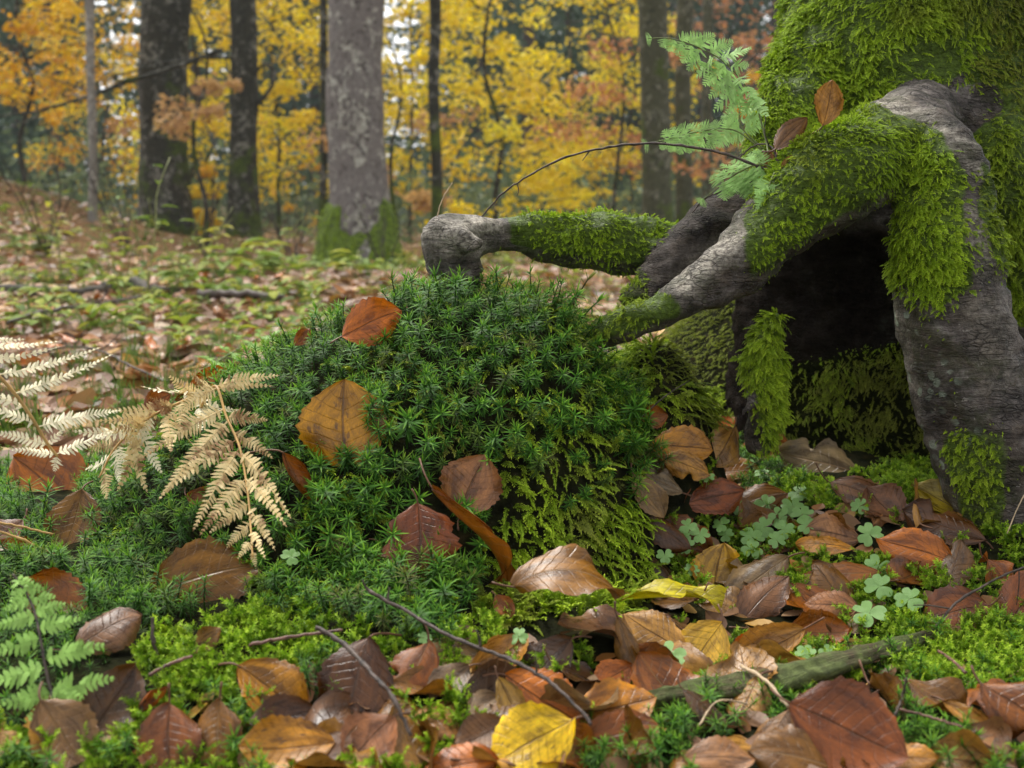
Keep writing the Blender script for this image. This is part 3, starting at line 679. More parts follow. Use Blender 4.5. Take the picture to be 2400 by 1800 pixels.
# base pixel, tip pixel, facing 0..1 (flat on ground .. towards the path), lean, width ratio, colour, spots, bend, cup, twist, lift (mm), tree depth or None, label
LV = [
 ((812,1112),(800,890),.92,.05,.90,'gold',.8,-.15,-.2,.1,20,None,'golden tan leaf standing upright on the front of the moss hummock'),
 ((800,792),(942,732),.85,0,.70,'orange',.3,-.15,-.2,0,8,1.0,'orange leaf half sunk in haircap moss on top of the hummock'),
 ((690,812),(728,778),.8,0,.6,'rust',.2,.2,.3,0,6,1.02,'small rust leaf tip poking out of the moss on the left shoulder of the hummock'),
 ((645,1062),(742,1222),.8,.55,.42,'rust',.2,.5,1.1,.5,22,None,'dark rust leaf rolled lengthwise beside the drooping dry fern'),
 ((215,1232),(18,1072),.75,-.1,.86,'orange',.7,.25,.2,.1,20,None,'large tan orange leaf under the bleached fern frond at the far left'),
 ((196,1160),(160,1322),.70,0,.70,'brown',.3,.2,.25,0,28,None,'dull brown leaf with a split tip hanging below the large orange leaf'),
 ((345,1402),(618,1330),.72,.1,.66,'brown',.25,-.25,-.25,.15,22,None,'broad brown ribbed leaf lying on haircap moss below the dry fern'),
 ((222,1455),(62,1372),.75,-.2,.70,'rust',.2,.3,.3,0,20,None,'rust brown torn leaf behind the green fern at the lower left'),
 ((172,1548),(338,1462),.55,0,.80,'mauve',.3,-.6,-.7,.5,26,None,'crumpled glossy mauve brown leaf beside the green fern'),
 ((190,1775),(312,1562),.70,0,.62,'dark',.35,.2,.2,0,15,None,'large dark brown leaf behind the green fern stem'),
 ((95,1655),(215,1822),.72,0,.70,'taupe',.4,.2,.2,0,22,None,'large taupe leaf crossed by the dark fern stem'),
 ((397,1662),(398,1850),.66,0,.80,'red',.3,-.3,-.35,0,24,None,'smooth red brown leaf with its stalk upward at the bottom edge'),
 ((512,1650),(500,1835),.66,.1,.66,'brown',.3,-.3,-.5,0,18,None,'brown leaf folded along its midrib beside the smooth red brown leaf'),
 ((300,1690),(388,1632),.5,.3,.7,'rust',.1,.9,1.6,.6,16,None,'small crumpled rust leaf behind the smooth red brown leaf'),
 ((555,1572),(728,1690),.72,0,.66,'ochre',.6,.2,.3,.15,22,None,'pointed ochre leaf with its stalk upward between mosses'),
 ((575,1725),(745,1680),.45,0,.55,'dark',.2,.3,.4,0,10,None,'dark brown leaf tucked under the pointed ochre leaf'),
 ((790,1760),(560,1775),.66,0,.62,'ochre',1.,.15,.2,0,22,None,'yellow orange leaf with brown blotches at the bottom edge'),
 ((58,1235),(-48,1310),.6,0,.7,'mauve',.3,.2,.2,0,14,None,'pale mauve leaf cut by the left edge beside straw fern stalks'),
 ((-20,1292),(92,1318),.4,.2,.5,'rust',.2,.8,.9,0,12,None,'curled rust red leaf under the pale mauve leaf at the left edge'),
 ((448,1548),(522,1490),.7,0,.58,'brown',.2,.2,.2,0,24,None,'small glossy brown leaf set in bright shaggy moss'),
 ((-30,1790),(48,1760),.5,0,.7,'tan',.2,.2,.2,0,14,None,'tan leaf in the bottom left corner'),
 ((1070,1215),(1125,1066),.90,.1,.92,'pink',.25,.15,.3,.1,26,None,'pinkish brown ribbed leaf standing against the dark face of the hummock'),
 ((935,1128),(1178,1412),.75,.55,.30,'rust',.2,-.7,1.7,.7,34,None,'long orange brown leaf rolled into a strip down the moss'),
 ((985,1195),(998,1378),.74,-.1,.92,'red',.35,-.35,-.3,0,34,None,'glossy wavy red brown leaf with a water drop below the hummock'),
 ((903,1282),(948,1362),.6,-.4,.5,'brown',.1,.3,.5,0,14,None,'narrow brown leaf tucked behind the glossy wavy leaf'),
 ((1165,1415),(1195,1458),.7,0,.7,'rust',.1,.3,.3,0,14,None,'little rust leaf at the lower end of the rolled strip leaf'),
 ((872,1500),(800,1735),.72,-.15,.74,'dark',.4,-.25,-.35,0,20,None,'large very dark brown leaf with its tip upward behind the long bare twig'),
 ((1000,1520),(925,1668),.55,.1,.70,'rust',.4,-.3,-.4,0,12,None,'rusty brown leaf between the very dark leaf and the long bare twig'),
 ((1100,1575),(1010,1655),.5,0,.72,'grey',.3,.2,.2,0,8,None,'greyish tan leaf crossed by the long bare twig'),
 ((1078,1602),(1228,1502),.66,.25,.48,'tan',.2,.25,.7,0,20,None,'light brown curled leaf with its tip against the little tunnel leaf'),
 ((1182,1592),(1350,1712),.70,0,.74,'orange',1.,-.2,-.2,0,18,None,'orange leaf with dark spots beside the bare twig'),
 ((1165,1600),(1235,1728),.66,0,.45,'tan',.2,.2,.3,0,10,None,'tan leaf showing under the spotted orange leaf'),
 ((1345,1690),(1540,1655),.70,0,.72,'ochre',.5,-.3,-.4,0,22,None,'ochre leaf folded over a darker orange one'),
 ((1340,1755),(1562,1722),.80,0,.50,'rust',.4,-.25,-.3,0,22,None,'dark orange leaf flap under the folded ochre leaf'),
 ((1345,1704),(1150,1822),.70,0,.74,'yellow',.8,-.15,-.15,0,26,None,'bright yellow leaf with grey spots under the end of the bare twig'),
 ((1170,1800),(985,1822),.55,0,.66,'orange',.3,-.3,-.4,0,16,None,'orange brown leaf at the bottom edge left of the bright yellow leaf'),
 ((925,1690),(805,1810),.66,0,.80,'pink',.5,.15,.2,0,16,None,'pinkish brown leaf with small holes beside a clump of shaggy moss'),
 ((1098,1690),(1165,1640),.5,0,.8,'grey',.2,.1,.1,0,7,None,'small grey brown leaf beside the shaggy moss clump'),
 ((1190,1712),(1062,1770),.5,0,.66,'mauve',.2,.3,.3,0,10,None,'mauve brown leaf behind the bright yellow leaf'),
 ((1168,1482),(1480,1500),.10,0,.62,'brown',.2,-1.15,-.2,0,44,None,'arched brown leaf forming a dark little tunnel'),
 ((1425,1452),(1500,1622),.72,.35,.42,'brown',.2,.3,-.8,0,22,None,'brown leaf side wall of the dark little tunnel'),
 ((1480,1570),(1392,1625),.45,0,.7,'orange',.3,.2,.1,0,6,None,'orange leaf lying inside the dark little tunnel'),
 ((1442,1440),(1690,1436),.22,0,.42,'lime',.5,-.15,.3,0,26,None,'yellow green leaf seen edge on below the hanging moss'),
 ((1600,1545),(1452,1460),.60,0,.72,'tan',.2,-.2,-.4,0,14,None,'fan shaped tan leaf below the edge on yellow green leaf'),
 ((1690,1472),(1598,1618),.74,0,.74,'cream',.3,-.12,-.15,0,26,None,'pale cream yellow leaf beside a dark green sorrel'),
 ((1752,1500),(1702,1570),.6,.2,.5,'orange',.2,.3,.5,0,18,None,'small orange leaf sliver beside the pale cream leaf'),
 ((1890,1490),(1710,1590),.60,0,.48,'tan',.3,.3,.7,.2,20,None,'tan leaf with an orange edge curling over the rotten stick'),
 ((1832,1500),(1998,1488),.70,0,.60,'rust',.4,.4,.5,.2,18,None,'dark orange cupped leaf above the rotten stick'),
 ((2012,1442),(1880,1425),.62,0,.66,'pink',.2,-.3,-.5,0,24,None,'pinkish tan leaf left of the large sorrel leaves'),
 ((2318,1430),(2150,1460),.60,0,.76,'red',.5,-.2,-.2,0,16,None,'flat red brown leaf under the slanting grey twig'),
 ((2350,1490),(2440,1335),.7,.2,.6,'red',.2,-.3,-.5,0,22,None,'glossy dark red leaf at the right edge above the moss'),
 ((1842,1678),(2128,1802),.76,0,.76,'red',.55,-.15,-.2,0,34,None,'large smooth red brown leaf in the near foreground'),
 ((2292,1640),(2500,1790),.72,0,.70,'red',.3,-.3,-.35,0,34,None,'large glossy red brown leaf in the bottom right corner'),
 ((2215,1660),(2358,1752),.6,-.2,.38,'tan',.2,.3,.9,.3,22,None,'curled tan leaf edge beside the bottom right leaf'),
 ((2040,1800),(2200,1812),.5,0,.6,'ochre',.3,-.2,-.2,0,22,None,'ochre leaf under the large smooth red brown leaf'),
 ((1600,1800),(1770,1790),.55,0,.6,'pink',.2,-.3,-.3,0,16,None,'pinkish tan leaf at the bottom edge among dark soil'),
 ((1585,1632),(1695,1740),.6,.2,.45,'dark',.2,-.4,-.6,0,14,None,'dark leaf left of the pale lichen twig'),
 ((1672,1420),(1690,1280),.76,0,.80,'gold',.4,-.15,.25,0,24,None,'ochre yellow leaf standing tip up in front of sorrels'),
 ((1850,1320),(1690,1420),.60,0,.58,'taupe',.4,.3,-.4,.2,18,None,'decayed taupe leaf behind the ochre yellow upright leaf'),
 ((1715,1490),(1842,1358),.66,.15,.52,'mauve',.5,-.3,-.5,0,20,None,'striped mauve brown leaf leaning beside the ochre yellow leaf'),
 ((2065,1362),(1858,1372),.40,0,.55,'rust',.2,-.3,-.6,0,16,None,'dark rust leaf edge over a patch of moss'),
 ((2235,1335),(2055,1270),.62,0,.58,'orange',.5,-.2,-.3,.1,24,None,'bright orange leaf beside the grey buttress root'),
 ((2310,1285),(2108,1215),.50,0,.60,'dark',.4,-.3,-.4,.2,22,None,'dark frayed leaf above the bright orange leaf'),
 ((2118,1240),(2030,1160),.5,0,.8,'mauve',.3,.2,.3,0,12,None,'dark mauve leaf left of the frayed dark leaf'),
 ((2018,1275),(1885,1255),.60,0,.78,'pink',.4,-.3,-.4,0,16,None,'mauve pink wrinkled leaf between sorrel clusters'),
 ((2005,1310),(1865,1298),.40,0,.5,'ochre',.2,-.3,-.4,0,14,None,'ochre brown leaf edge under the mauve pink wrinkled leaf'),
 ((2292,1240),(2128,1165),.45,0,.5,'olive',.3,.3,.4,.2,26,None,'olive yellow leaf at the foot of the buttress root'),
 ((2018,1122),(1822,1062),.62,0,.66,'grey',.4,-.2,-.35,.1,20,None,'large grey ribbed leaf lying in the hollow under the roots'),
 ((1858,1060),(1742,1048),.66,0,.85,'rust',.2,-.3,-.4,0,14,None,'reddish leaf below the hanging mossy stub'),
 ((1712,1008),(1655,1102),.66,.1,.78,'tan',.2,-.3,-.4,0,20,None,'light tan leaf with a pale stalk below the dark hollow'),
 ((1518,1048),(1668,1068),.66,0,.72,'ochre',.8,-.25,-.35,0,22,None,'spotted ochre orange leaf right of the hummock'),
 ((1645,1020),(1755,1012),.6,0,.6,'orange',.2,.2,.3,0,12,None,'orange leaf deepest in the dark hollow'),
 ((1540,1082),(1662,1118),.5,0,.55,'tan',.2,-.3,-.5,0,14,None,'narrow tan leaf in front of the spotted ochre orange leaf'),
 ((1650,1130),(1785,1118),.45,0,.6,'brown',.2,-.2,-.3,0,12,None,'brown leaf in front of the light tan leaf with a pale stalk'),
 ((1595,1190),(1738,1150),.5,0,.62,'red',.2,-.3,-.4,0,16,None,'maroon leaf between the hummock and the sorrels'),
 ((1850,1170),(1690,1215),.58,0,.62,'brown',.3,-.6,-.8,0,26,None,'bronze leaf arched over a dark gap behind the sorrels'),
 ((1940,1140),(2130,1205),.50,0,.55,'mauve',.3,-.3,-.4,0,16,None,'dark mauve leaf in front of the large grey ribbed leaf'),
 ((1595,1165),(1488,1115),.55,0,.60,'grey',.4,-.2,-.3,.1,20,None,'grey brown leaf leaning on the right side of the hummock'),
 ((1475,1118),(1545,1225),.66,0,.58,'taupe',.3,.2,.3,0,18,None,'taupe leaf with folded ribs against the right side of the hummock'),
 ((1500,985),(1565,975),.8,0,.85,'rust',.3,.2,.3,0,10,None,'dark orange leaf in the shade behind the hummock'),
 ((1488,1230),(1612,1292),.5,0,.66,'dark',.2,-.5,-.7,0,18,None,'dark red brown leaf overhanging a gap right of the hanging moss'),
 ((1045,698),(1022,630),.85,0,.9,'tan',.2,.2,.3,0,14,None,'pale orange leaf tip behind the moss under the root knuckle'),
 ((832,712),(880,695),.6,0,.5,'pink',.1,.2,.3,0,12,None,'pale pinkish leaf edge behind the top of the hummock'),
 ((1928,296),(1958,188),.88,.05,.66,'tan',.2,.2,.5,.2,0,1.045,'pale brown leaf standing upright on the mossy trunk foot'),
 ((1815,352),(1888,272),.80,.1,.52,'mauve',.2,.2,-.5,0,0,1.06,'mauve brown leaf caught in the fork above the arching root'),
 ((1868,352),(1928,308),.6,.1,.5,'orange',.1,.3,.4,0,0,1.06,'orange leaf sliver wedged beneath the mauve brown leaf'),
 ((1885,365),(1832,412),.75,0,.7,'pink',.1,.2,.3,0,0,1.045,'pinkish leaf wedged where the thin twigs meet the root'),
 ((1798,392),(1812,355),.7,0,.7,'rust',.1,.2,.3,0,0,1.08,'tiny rust leaf beside the fork of the thin twigs'),
 ((440,912),(530,872),.85,.1,.55,'orange',.4,.3,.6,.2,24,1.12,'cupped orange leaf behind the top of the dry fern'),
 ((335,968),(400,932),.8,0,.7,'rust',.2,.2,.3,0,22,1.02,'rust leaf left of the dry fern arch'),
 ((405,945),(485,918),.8,.1,.4,'rust',.1,.3,.5,0,20,1.06,'brown leaf under the cupped orange leaf'),
 ((300,1012),(420,1052),.4,0,.6,'brown',.2,.3,.4,0,8,None,'brown leaf lying beneath the messy middle of the dry fern'),
 ((440,1170),(520,1190),.4,0,.6,'rust',.2,.3,.4,0,6,None,'small rust leaf showing through the gaps of the dry fern'),
]
for k, (bp, tp, fc, lean, wr, cn, sp_, bend, cup, tw, lift, dep, lab) in enumerate(LV):
    cx, cyy = (bp[0] + tp[0]) / 2, (bp[1] + tp[1]) / 2
    P = hit(cx, min(cyy, 1798)) if dep is None else at(cx, cyy, dep)
    if cyy > 1798: P = at(cx, cyy, P[1]); 
    n0 = hnormal(P[0], P[1], .03) if dep is None else np.array([0, 0, 1.]); tc = CAMDIR(P)
    n0 = norm(n0 + [0, 0, .6])
    n = norm((1 - fc) * n0 + fc * tc + lean * RGT)
    P = P + n * lift * .001 * (.62 if 14 < lift < 30 else 1) + tc * .004
    def onplane(q):
        d = ray(*q); return CAM + d * (((P - CAM) @ n) / (d @ n))
    b3, t3 = onplane(bp), onplane(tp); L = float(np.linalg.norm(t3 - b3)); Lc = min(max(L, .022), .105)
    bite = [(.95, 1, .12), (.9, -1, .1)] if 'split' in lab or 'torn' in lab else ([(.6, 1, .06)] if k % 5 == 2 else None)
    me, vb, vt = leaf_mesh('beech_leaf', Lc, Lc * wr, bend * 1.5, cup * 1.5, tw + rng.normal(0, .15), .9 + .9 * ((k * 7) % 5) / 5, 10, 24, k, bite, M['leaf_pale_vein'] if cn in ('brown', 'taupe', 'grey', 'rust') else M['leaf'], .10, .6 if 'wavy' in lab else 0)
    pm = petiole_mesh(Lc, vb, .0007 if Lc > .04 else .0005, k)
    jit = 1 + rng.normal(0, .05, 3); cc = np.clip(rich(C[cn]) * jit, 0, 1)
    yd = norm(t3 - b3); mid = (vb + vt) / 2
    x_ = np.cross(yd, n); Pc = P - (yd * mid[1] + n * (mid[2] * .5))
    put_leaf((me, pm), Pc, n, yd, cc, sp_, lab)
    LEAFMASK.append((cx, cyy, math.hypot(tp[0] - bp[0], tp[1] - bp[1]) / 2, math.atan2(tp[1] - bp[1], tp[0] - bp[0]), wr * (.85 if fc > .55 else .5)))
def under_leaf(px_, py_, grow=1.0):
    m = np.zeros(np.shape(px_), bool)
    for (cx, cyy, h_, a, wr) in LEAFMASK:
        dx, dy = px_ - cx, py_ - cyy; c_, s_ = math.cos(a), math.sin(a)
        m |= ((dx * c_ + dy * s_) / (h_ * .9 * grow)) ** 2 + ((-dx * s_ + dy * c_) / (h_ * wr * .9 * grow)) ** 2 < 1
    return m
# --- filler leaves of the litter, near ones individual
POOL = []
for k in range(30):
    me, vb, vt = leaf_mesh('beech_leaf', .064, rng.uniform(.034, .048), rng.uniform(-1.3, .8), rng.uniform(-1.5, 1.1), rng.normal(0, .6), rng.uniform(.8, 2.4), 8, 18, 300 + k, [(rng.uniform(.3, .9), 1 if k % 2 else -1, rng.uniform(.05, .14)), (.97, 1, .1 * (k % 4 == 1) + .001)] if k % 2 == 0 else None, M['leaf_pale_vein'] if k % 2 else M['leaf'], .10)
    POOL.append((me, petiole_mesh(.066, vb, .0007, k)))
FRONT = [(1180, 1470), (1560, 1450), (1520, 1200), (1500, 1040), (1750, 1020), (1900, 1120), (2100, 1150), (2260, 1300), (2460, 1420), (2460, 1840), (-40, 1840), (-40, 1690), (330, 1640), (640, 1650), (780, 1560), (1010, 1580)]
CN = {'brown': 'dull brown', 'tan': 'light tan', 'rust': 'rust coloured', 'mauve': 'mauve brown', 'dark': 'dark damp', 'taupe': 'greyish taupe', 'pink': 'pinkish brown', 'orange': 'orange'}
import re
USED = set(); HEADS = []
for row in LV:
    head = re.split(r' (?:with|lying|beside|under|below|behind|between|crossed|crumpled|at|in|on|to|showing|seen|caught|wedged|folded|leaning|forming|poking|standing|tucked|hanging|cut|rolled|overhanging|left|right|above|against|over|among|of|deepest|half|set|curling)\b', row[-1])[0]
    if row[11] is None and len([1 for q_ in LV if q_[-1].startswith(head)]) == 1 and len(head.split()) >= 3: HEADS.append(((row[0][0] + row[1][0]) / 2, (row[0][1] + row[1][1]) / 2, head))
def zone(px_, py_):
    if py_ < 1150: return 'at the mouth of the root hollow'
    if px_ < 700: return 'below the green fern and shaggy moss'
    if px_ < 1200: return 'around the long bare twig'
    if py_ > 1600 and px_ < 1850: return 'between the yellow leaf and the rotten stick'
    if py_ > 1560: return 'in the moss below the rotten stick'
    if px_ < 1850: return 'between the hummock and the sorrels'
    return 'in front of the buttress root'
pts = []; tries = 0
while len(pts) < 64 and tries < 6000:
    tries += 1; q = np.array([rng.uniform(-40, 2460), rng.uniform(1030, 1830)])
    if not inpoly(q[0], q[1], FRONT): continue
    if q[0] < 720 and rng.random() < .75: continue
    if q[0] > 2060 and 1480 < q[1] < 1660 and rng.random() < .7: continue
    if any(abs(q[0] - p[0]) < 78 and abs(q[1] - p[1]) < 44 for p in pts): continue
    pts.append(q)
for q in pts:
    P = hit(q[0], min(q[1], 1799)); n = norm(hnormal(P[0], P[1], .03) + rng.normal(0, .38, 3) + .25 * CAMDIR(P))
    cn = rng.choice(['brown', 'tan', 'rust', 'mauve', 'dark', 'taupe', 'pink', 'orange'], p=[.33, .18, .11, .08, .13, .08, .04, .05]); a = rng.uniform(0, 6.28)
    z_ = zone(*q); lab = '%s beech leaf half buried %s' % (CN[cn], z_); grp = '%s leaves %s' % (CN[cn], z_)
    near_ = sorted(HEADS, key=lambda h_: math.hypot(h_[0] - q[0], 1.6 * (h_[1] - q[1])))[:3]
    for hx, hy, head in near_:
        dx, dy = q[0] - hx, q[1] - hy
        where = ('right of' if dx > 0 else 'left of') if abs(dx) > 1.6 * abs(dy) else ('in front of' if dy > 0 else 'behind')
        cand = '%s leaf half buried just %s the %s' % (CN[cn], where, head)
        if cand not in USED and len(cand.split()) <= 16: lab = cand; USED.add(cand); break
    put_leaf(POOL[rng.integers(len(POOL))], P + n * rng.uniform(.003, .010), n, np.array([math.cos(a), math.sin(a), .1]), np.clip(rich(C[cn]) * (.84 + rng.normal(0, .12)), 0, 1), rng.uniform(0, .8), lab, grp, rng.uniform(.8, 1.2))
    LEAFMASK.append((q[0], q[1], 75, a, .40))
MID = [(-140, 590), (960, 600), (760, 720), (600, 820), (470, 905), (200, 960), (-140, 1000)]
pts = []; tries = 0
while len(pts) < 118 and tries < 8000:
    tries += 1; q = np.array([rng.uniform(-120, 960), 1000 - 400 * rng.random() ** .75])
    if not inpoly(q[0], q[1], MID): continue
    if any(abs(q[0] - p[0]) < 46 and abs(q[1] - p[1]) < 14 for p in pts): continue
    pts.append(q)
for q in pts:
    P = hit(*q)
    if P[1] < 1.6: continue
    n = norm(np.array([0, 0, 1.]) + rng.normal(0, .22, 3) + .30 * CAMDIR(P))
    cn = rng.choice(['brown', 'tan', 'rust', 'mauve', 'orange', 'pink', 'taupe'], p=[.16, .24, .16, .06, .18, .16, .04]); a = rng.uniform(0, 6.28)
    z_ = 'beyond the pale ferns' if q[0] < 330 else ('on the floor behind the moss hummock' if q[1] < 720 else 'between the dry fern and the forest herbs')
    lab = '%s fallen leaf lying out of focus %s' % (CN[cn], z_)
    put_leaf(POOL[rng.integers(len(POOL))], P + np.array([0, 0, .012 + .006 * P[1]]), n, np.array([math.cos(a), math.sin(a), .1]), np.clip(rich(C[cn]) * rng.uniform(.9, 1.4), 0, 1), rng.uniform(0, .5), lab, '%s leaves %s' % (CN[cn], z_), rng.uniform(.8, 1.15))


# ---------------------------------------------------------------- moss on the ground
def gpts(poly, sp_, ylo=.45, yhi=2.2, xlo=-1.0, xhi=.9, jit=.5):
    xs = np.arange(xlo, xhi, sp_); ys = np.arange(ylo, yhi, sp_); X_, Y_ = np.meshgrid(xs, ys)
    x = (X_ + rng.uniform(-jit, jit, X_.shape) * sp_).ravel(); y = (Y_ + rng.uniform(-jit, jit, X_.shape) * sp_).ravel()
    P = np.stack([x, y, H(x, y)], -1); a, b, c = project(P)
    wx = a + 35 * fbm(x * 14, y * 14, s=61); wy = b + 28 * fbm(x * 14, y * 14, s=62)
    m = np.zeros(len(P), bool)
    for p in poly: m |= inpoly(wx, wy, p)
    return P[m], a[m], b[m]
HC = [[(440, 960), (480, 900), (540, 850), (570, 820), (700, 725), (850, 670), (960, 640), (1150, 590), (1290, 600), (1420, 660), (1460, 800), (1510, 1000), (1510, 1190), (1400, 1230), (1180, 1130), (1130, 1250), (1110, 1420), (1010, 1540), (880, 1480), (640, 1440), (560, 1400), (330, 1500), (200, 1520), (60, 1500), (0, 1480), (-400, 1480), (-400, 1060), (0, 1060), (250, 1000)]]
P, a, b = gpts(HC, .0080)
dark = np.exp(-((a - 1010) / 170) ** 2 - ((b - 1080) / 110) ** 2) + .8 * np.exp(-((a - 1330) / 170) ** 2 - ((b - 1130) / 110) ** 2) + .5 * np.exp(-((a - 1270) / 160) ** 2 - ((b - 840) / 60) ** 2)
keep = (rng.random(len(P)) > .45 * np.clip(dark, 0, 1)) & ~under_leaf(a, b, .76)
keep &= ~((b > 1120) & (a > 1140) & (rng.random(len(P)) < .75))
P, a, b = P[keep], a[keep], b[keep]; n = hnormal(P[:, 0], P[:, 1])
G = norm(n * 1.0 + np.array([0, -.12, .40]) + rng.normal(0, .19, P.shape)); az = rng.uniform(0, 6.28, len(P))
S = np.clip(rng.normal(.84, .22, len(P)), .4, 1.45) * np.where((b < 760), 1.12, 1.0) * (1 + .22 * fbm(P[:, 0] * 17, P[:, 1] * 17, s=68)) * np.where((a < 640) & (b > 1000), .86, 1)
o = scatter('haircap_moss', PC['haircap'], P - n * .004, G, np.stack([np.cos(az), np.sin(az), 0 * az], -1), S, .45 * (rng.random(len(P)) < .10) + .9 * (rng.random(len(P)) < .045))
o['label'] = 'dark green star shaped haircap moss covering the hummock and its foot'
print('haircap', len(P))
# thin haircap between the leaves on the right
P, a, b = gpts([[(2040, 1560), (2200, 1600), (2420, 1560), (2420, 1830), (2140, 1830)], [(1440, 1700), (1600, 1740), (1600, 1830), (1440, 1830)], [(1960, 1440), (2200, 1470), (2200, 1560), (1950, 1560)], [(-60, 1500), (120, 1500), (330, 1620), (560, 1650), (720, 1620), (800, 1830), (-60, 1830)], [(1780, 1520), (1880, 1520), (1880, 1700), (1700, 1700)]], .013)
keep = ~under_leaf(a, b, 1.02); P = P[keep]; n = hnormal(P[:, 0], P[:, 1]); az = rng.uniform(0, 6.28, len(P))
o = scatter('haircap_moss', PC['haircap'], P - n * .006, norm(n + rng.normal(0, .25, P.shape)), np.stack([np.cos(az), np.sin(az), 0 * az], -1), rng.uniform(.6, .95, len(P)))
o['label'] = 'scattered haircap moss stars between the leaves of the near litter'
# feather moss hanging on the lower front of the hummock
FM = [[(1130, 1240), (1190, 1160), (1330, 1140), (1520, 1120), (1560, 1400), (1450, 1460), (1200, 1470), (1120, 1410)], [(1400, 760), (1520, 760), (1560, 690), (1780, 690), (1780, 840), (1740, 1000), (1500, 1000)]]
P, a, b = gpts(FM, .0046); P2, a2, b2 = gpts([[(1180, 880), (1500, 850), (1540, 1160), (1160, 1160)], [(1230, 700), (1440, 680), (1500, 850), (1330, 850)]], .0070)
P3_, a3, b3 = gpts(HC, .0085); k3 = (fbm(P3_[:, 0] * 15, P3_[:, 1] * 15, s=73) > .42); P2 = np.vstack([P2, P3_[k3]]); a2 = np.r_[a2, a3[k3]]; b2 = np.r_[b2, b3[k3]]
P = np.vstack([P, P2]); a = np.r_[a, a2]; b = np.r_[b, b2]; keep = ~under_leaf(a, b, .95); P, a, b = P[keep], a[keep], b[keep]
n = hnormal(P[:, 0], P[:, 1], .03); dn = np.array([0, -.25, -1.]); tg = norm(dn - n * (n @ dn)[:, None] + rng.normal(0, .4, P.shape))
G = norm(tg * .85 + n * .55 + rng.normal(0, .2, P.shape)); sel = rng.random(len(P)) < .55
tint = np.clip(.75 * sstep(-.1, .7, fbm(P[:, 0] * 18, P[:, 2] * 18, s=71)) * rng.uniform(.4, 1.2, len(P)) + .2 * (b < 1100) + .55 * (a > 1540) * (b < 900), 0, .95); S = rng.uniform(.55, 1.0, len(P)) * np.where((a > 1540) & (b < 900), .6, 1)  # moss on the bank tinted darker to imitate shade behind the root
for m_, c_ in ((sel, 'strand'), (~sel, 'feather')):
    o = scatter('feather_moss', PC[c_], P[m_] - n[m_] * .003, G[m_], n[m_], S[m_], tint[m_])
    o['label'] = 'yellow green feathery moss hanging on the lower face of the hummock'
# shaggy moss and haircap showing in patches all through the near litter
P, a, b = gpts([FRONT], .0075); pn = fbm(P[:, 0] * 13, P[:, 1] * 13, s=77); k_ = ~under_leaf(a, b, .9) & (pn > .02); P, pn = P[k_], pn[k_]; n = hnormal(P[:, 0], P[:, 1]); az = rng.uniform(0, 6.28, len(P)); hcp = fbm(P[:, 0] * 9, P[:, 1] * 9, s=78) > .05
for m_, c_, nm_, lb in ((hcp, 'haircap', 'haircap_moss', 'patches of haircap moss showing in the gaps of the near litter'), (~hcp, 'brush', 'shaggy_moss', 'patches of light shaggy moss showing in the gaps of the near litter')):
    o = scatter(nm_, PC[c_], P[m_] - n[m_] * .005, norm(n[m_] + rng.normal(0, .35, (m_.sum(), 3))), np.stack([np.cos(az), np.sin(az), 0 * az], -1)[m_], rng.uniform(.5, .95, m_.sum()), .2 * rng.random(m_.sum())); o['label'] = lb
# bright shaggy moss in the foreground
BM = [[(310, 1510), (500, 1480), (640, 1410), (760, 1460), (880, 1480), (1000, 1530), (1150, 1420), (1180, 1500), (1060, 1590), (900, 1570), (760, 1600), (640, 1620), (560, 1660), (440, 1680), (330, 1640)], [(880, 1720), (940, 1650), (1000, 1620), (1130, 1640), (1110, 1720), (960, 1800), (880, 1800)],
      [(1950, 1560), (1960, 1500), (2060, 1500), (2040, 1560)], [(1830, 1640), (1880, 1590), (1920, 1610), (1880, 1650)], [(2060, 1530), (2200, 1470), (2460, 1440), (2460, 1660), (2250, 1640), (2120, 1610)], [(-300, 930), (100, 930), (130, 1080), (-300, 1080)], [(-20, 1720), (120, 1720), (110, 1830), (-20, 1830)], [(1840, 1380), (2000, 1385), (1990, 1440), (1850, 1430)], [(1890, 1310), (2070, 1305), (2070, 1345), (1880, 1350)], [(1290, 1530), (1390, 1520), (1380, 1610), (1280, 1600)],
      [(2320, 1230), (2470, 1220), (2470, 1345), (2310, 1335)], [(1820, 1110), (2160, 1080), (2240, 1250), (2050, 1200), (1880, 1180)], [(540, 1740), (570, 1640), (600, 1640), (590, 1800)], [(740, 1130), (900, 1130), (880, 1240), (720, 1230)], [(860, 1760), (960, 1760), (960, 1830), (860, 1830)]]
P, a, b = gpts(BM, .0060); Pt, at_, bt = gpts(HC, .022); sc2 = (at_ > 560) & (bt > 1250); P = np.vstack([P, Pt[sc2]]); a = np.r_[a, at_[sc2]]; b = np.r_[b, bt[sc2]]
keep = ~under_leaf(a, b, .9); P, a, b = P[keep], a[keep], b[keep]; n = hnormal(P[:, 0], P[:, 1]); az = rng.uniform(0, 6.28, len(P))
G = norm(n * .8 + rng.normal(0, .5, P.shape)); S = rng.uniform(.5, .95, len(P)); sel = rng.random(len(P)) < .6
for m_, c_ in ((sel, 'brush'), (~sel, 'feather')):
    o = scatter('shaggy_moss', PC[c_], P[m_] - n[m_] * .004, G[m_], np.stack([np.cos(az), np.sin(az), .4 + 0 * az], -1)[m_], S[m_] * (1 if c_ == 'brush' else .8), .15 * rng.random(m_.sum()))
    o['label'] = 'bright yellow green shaggy moss growing between the fallen leaves'
print('shaggy', len(P))

M['log'] = mat_plain('dark_rotten_bark', (.045, .036, .026), .8, .6, 20, bump=1.)
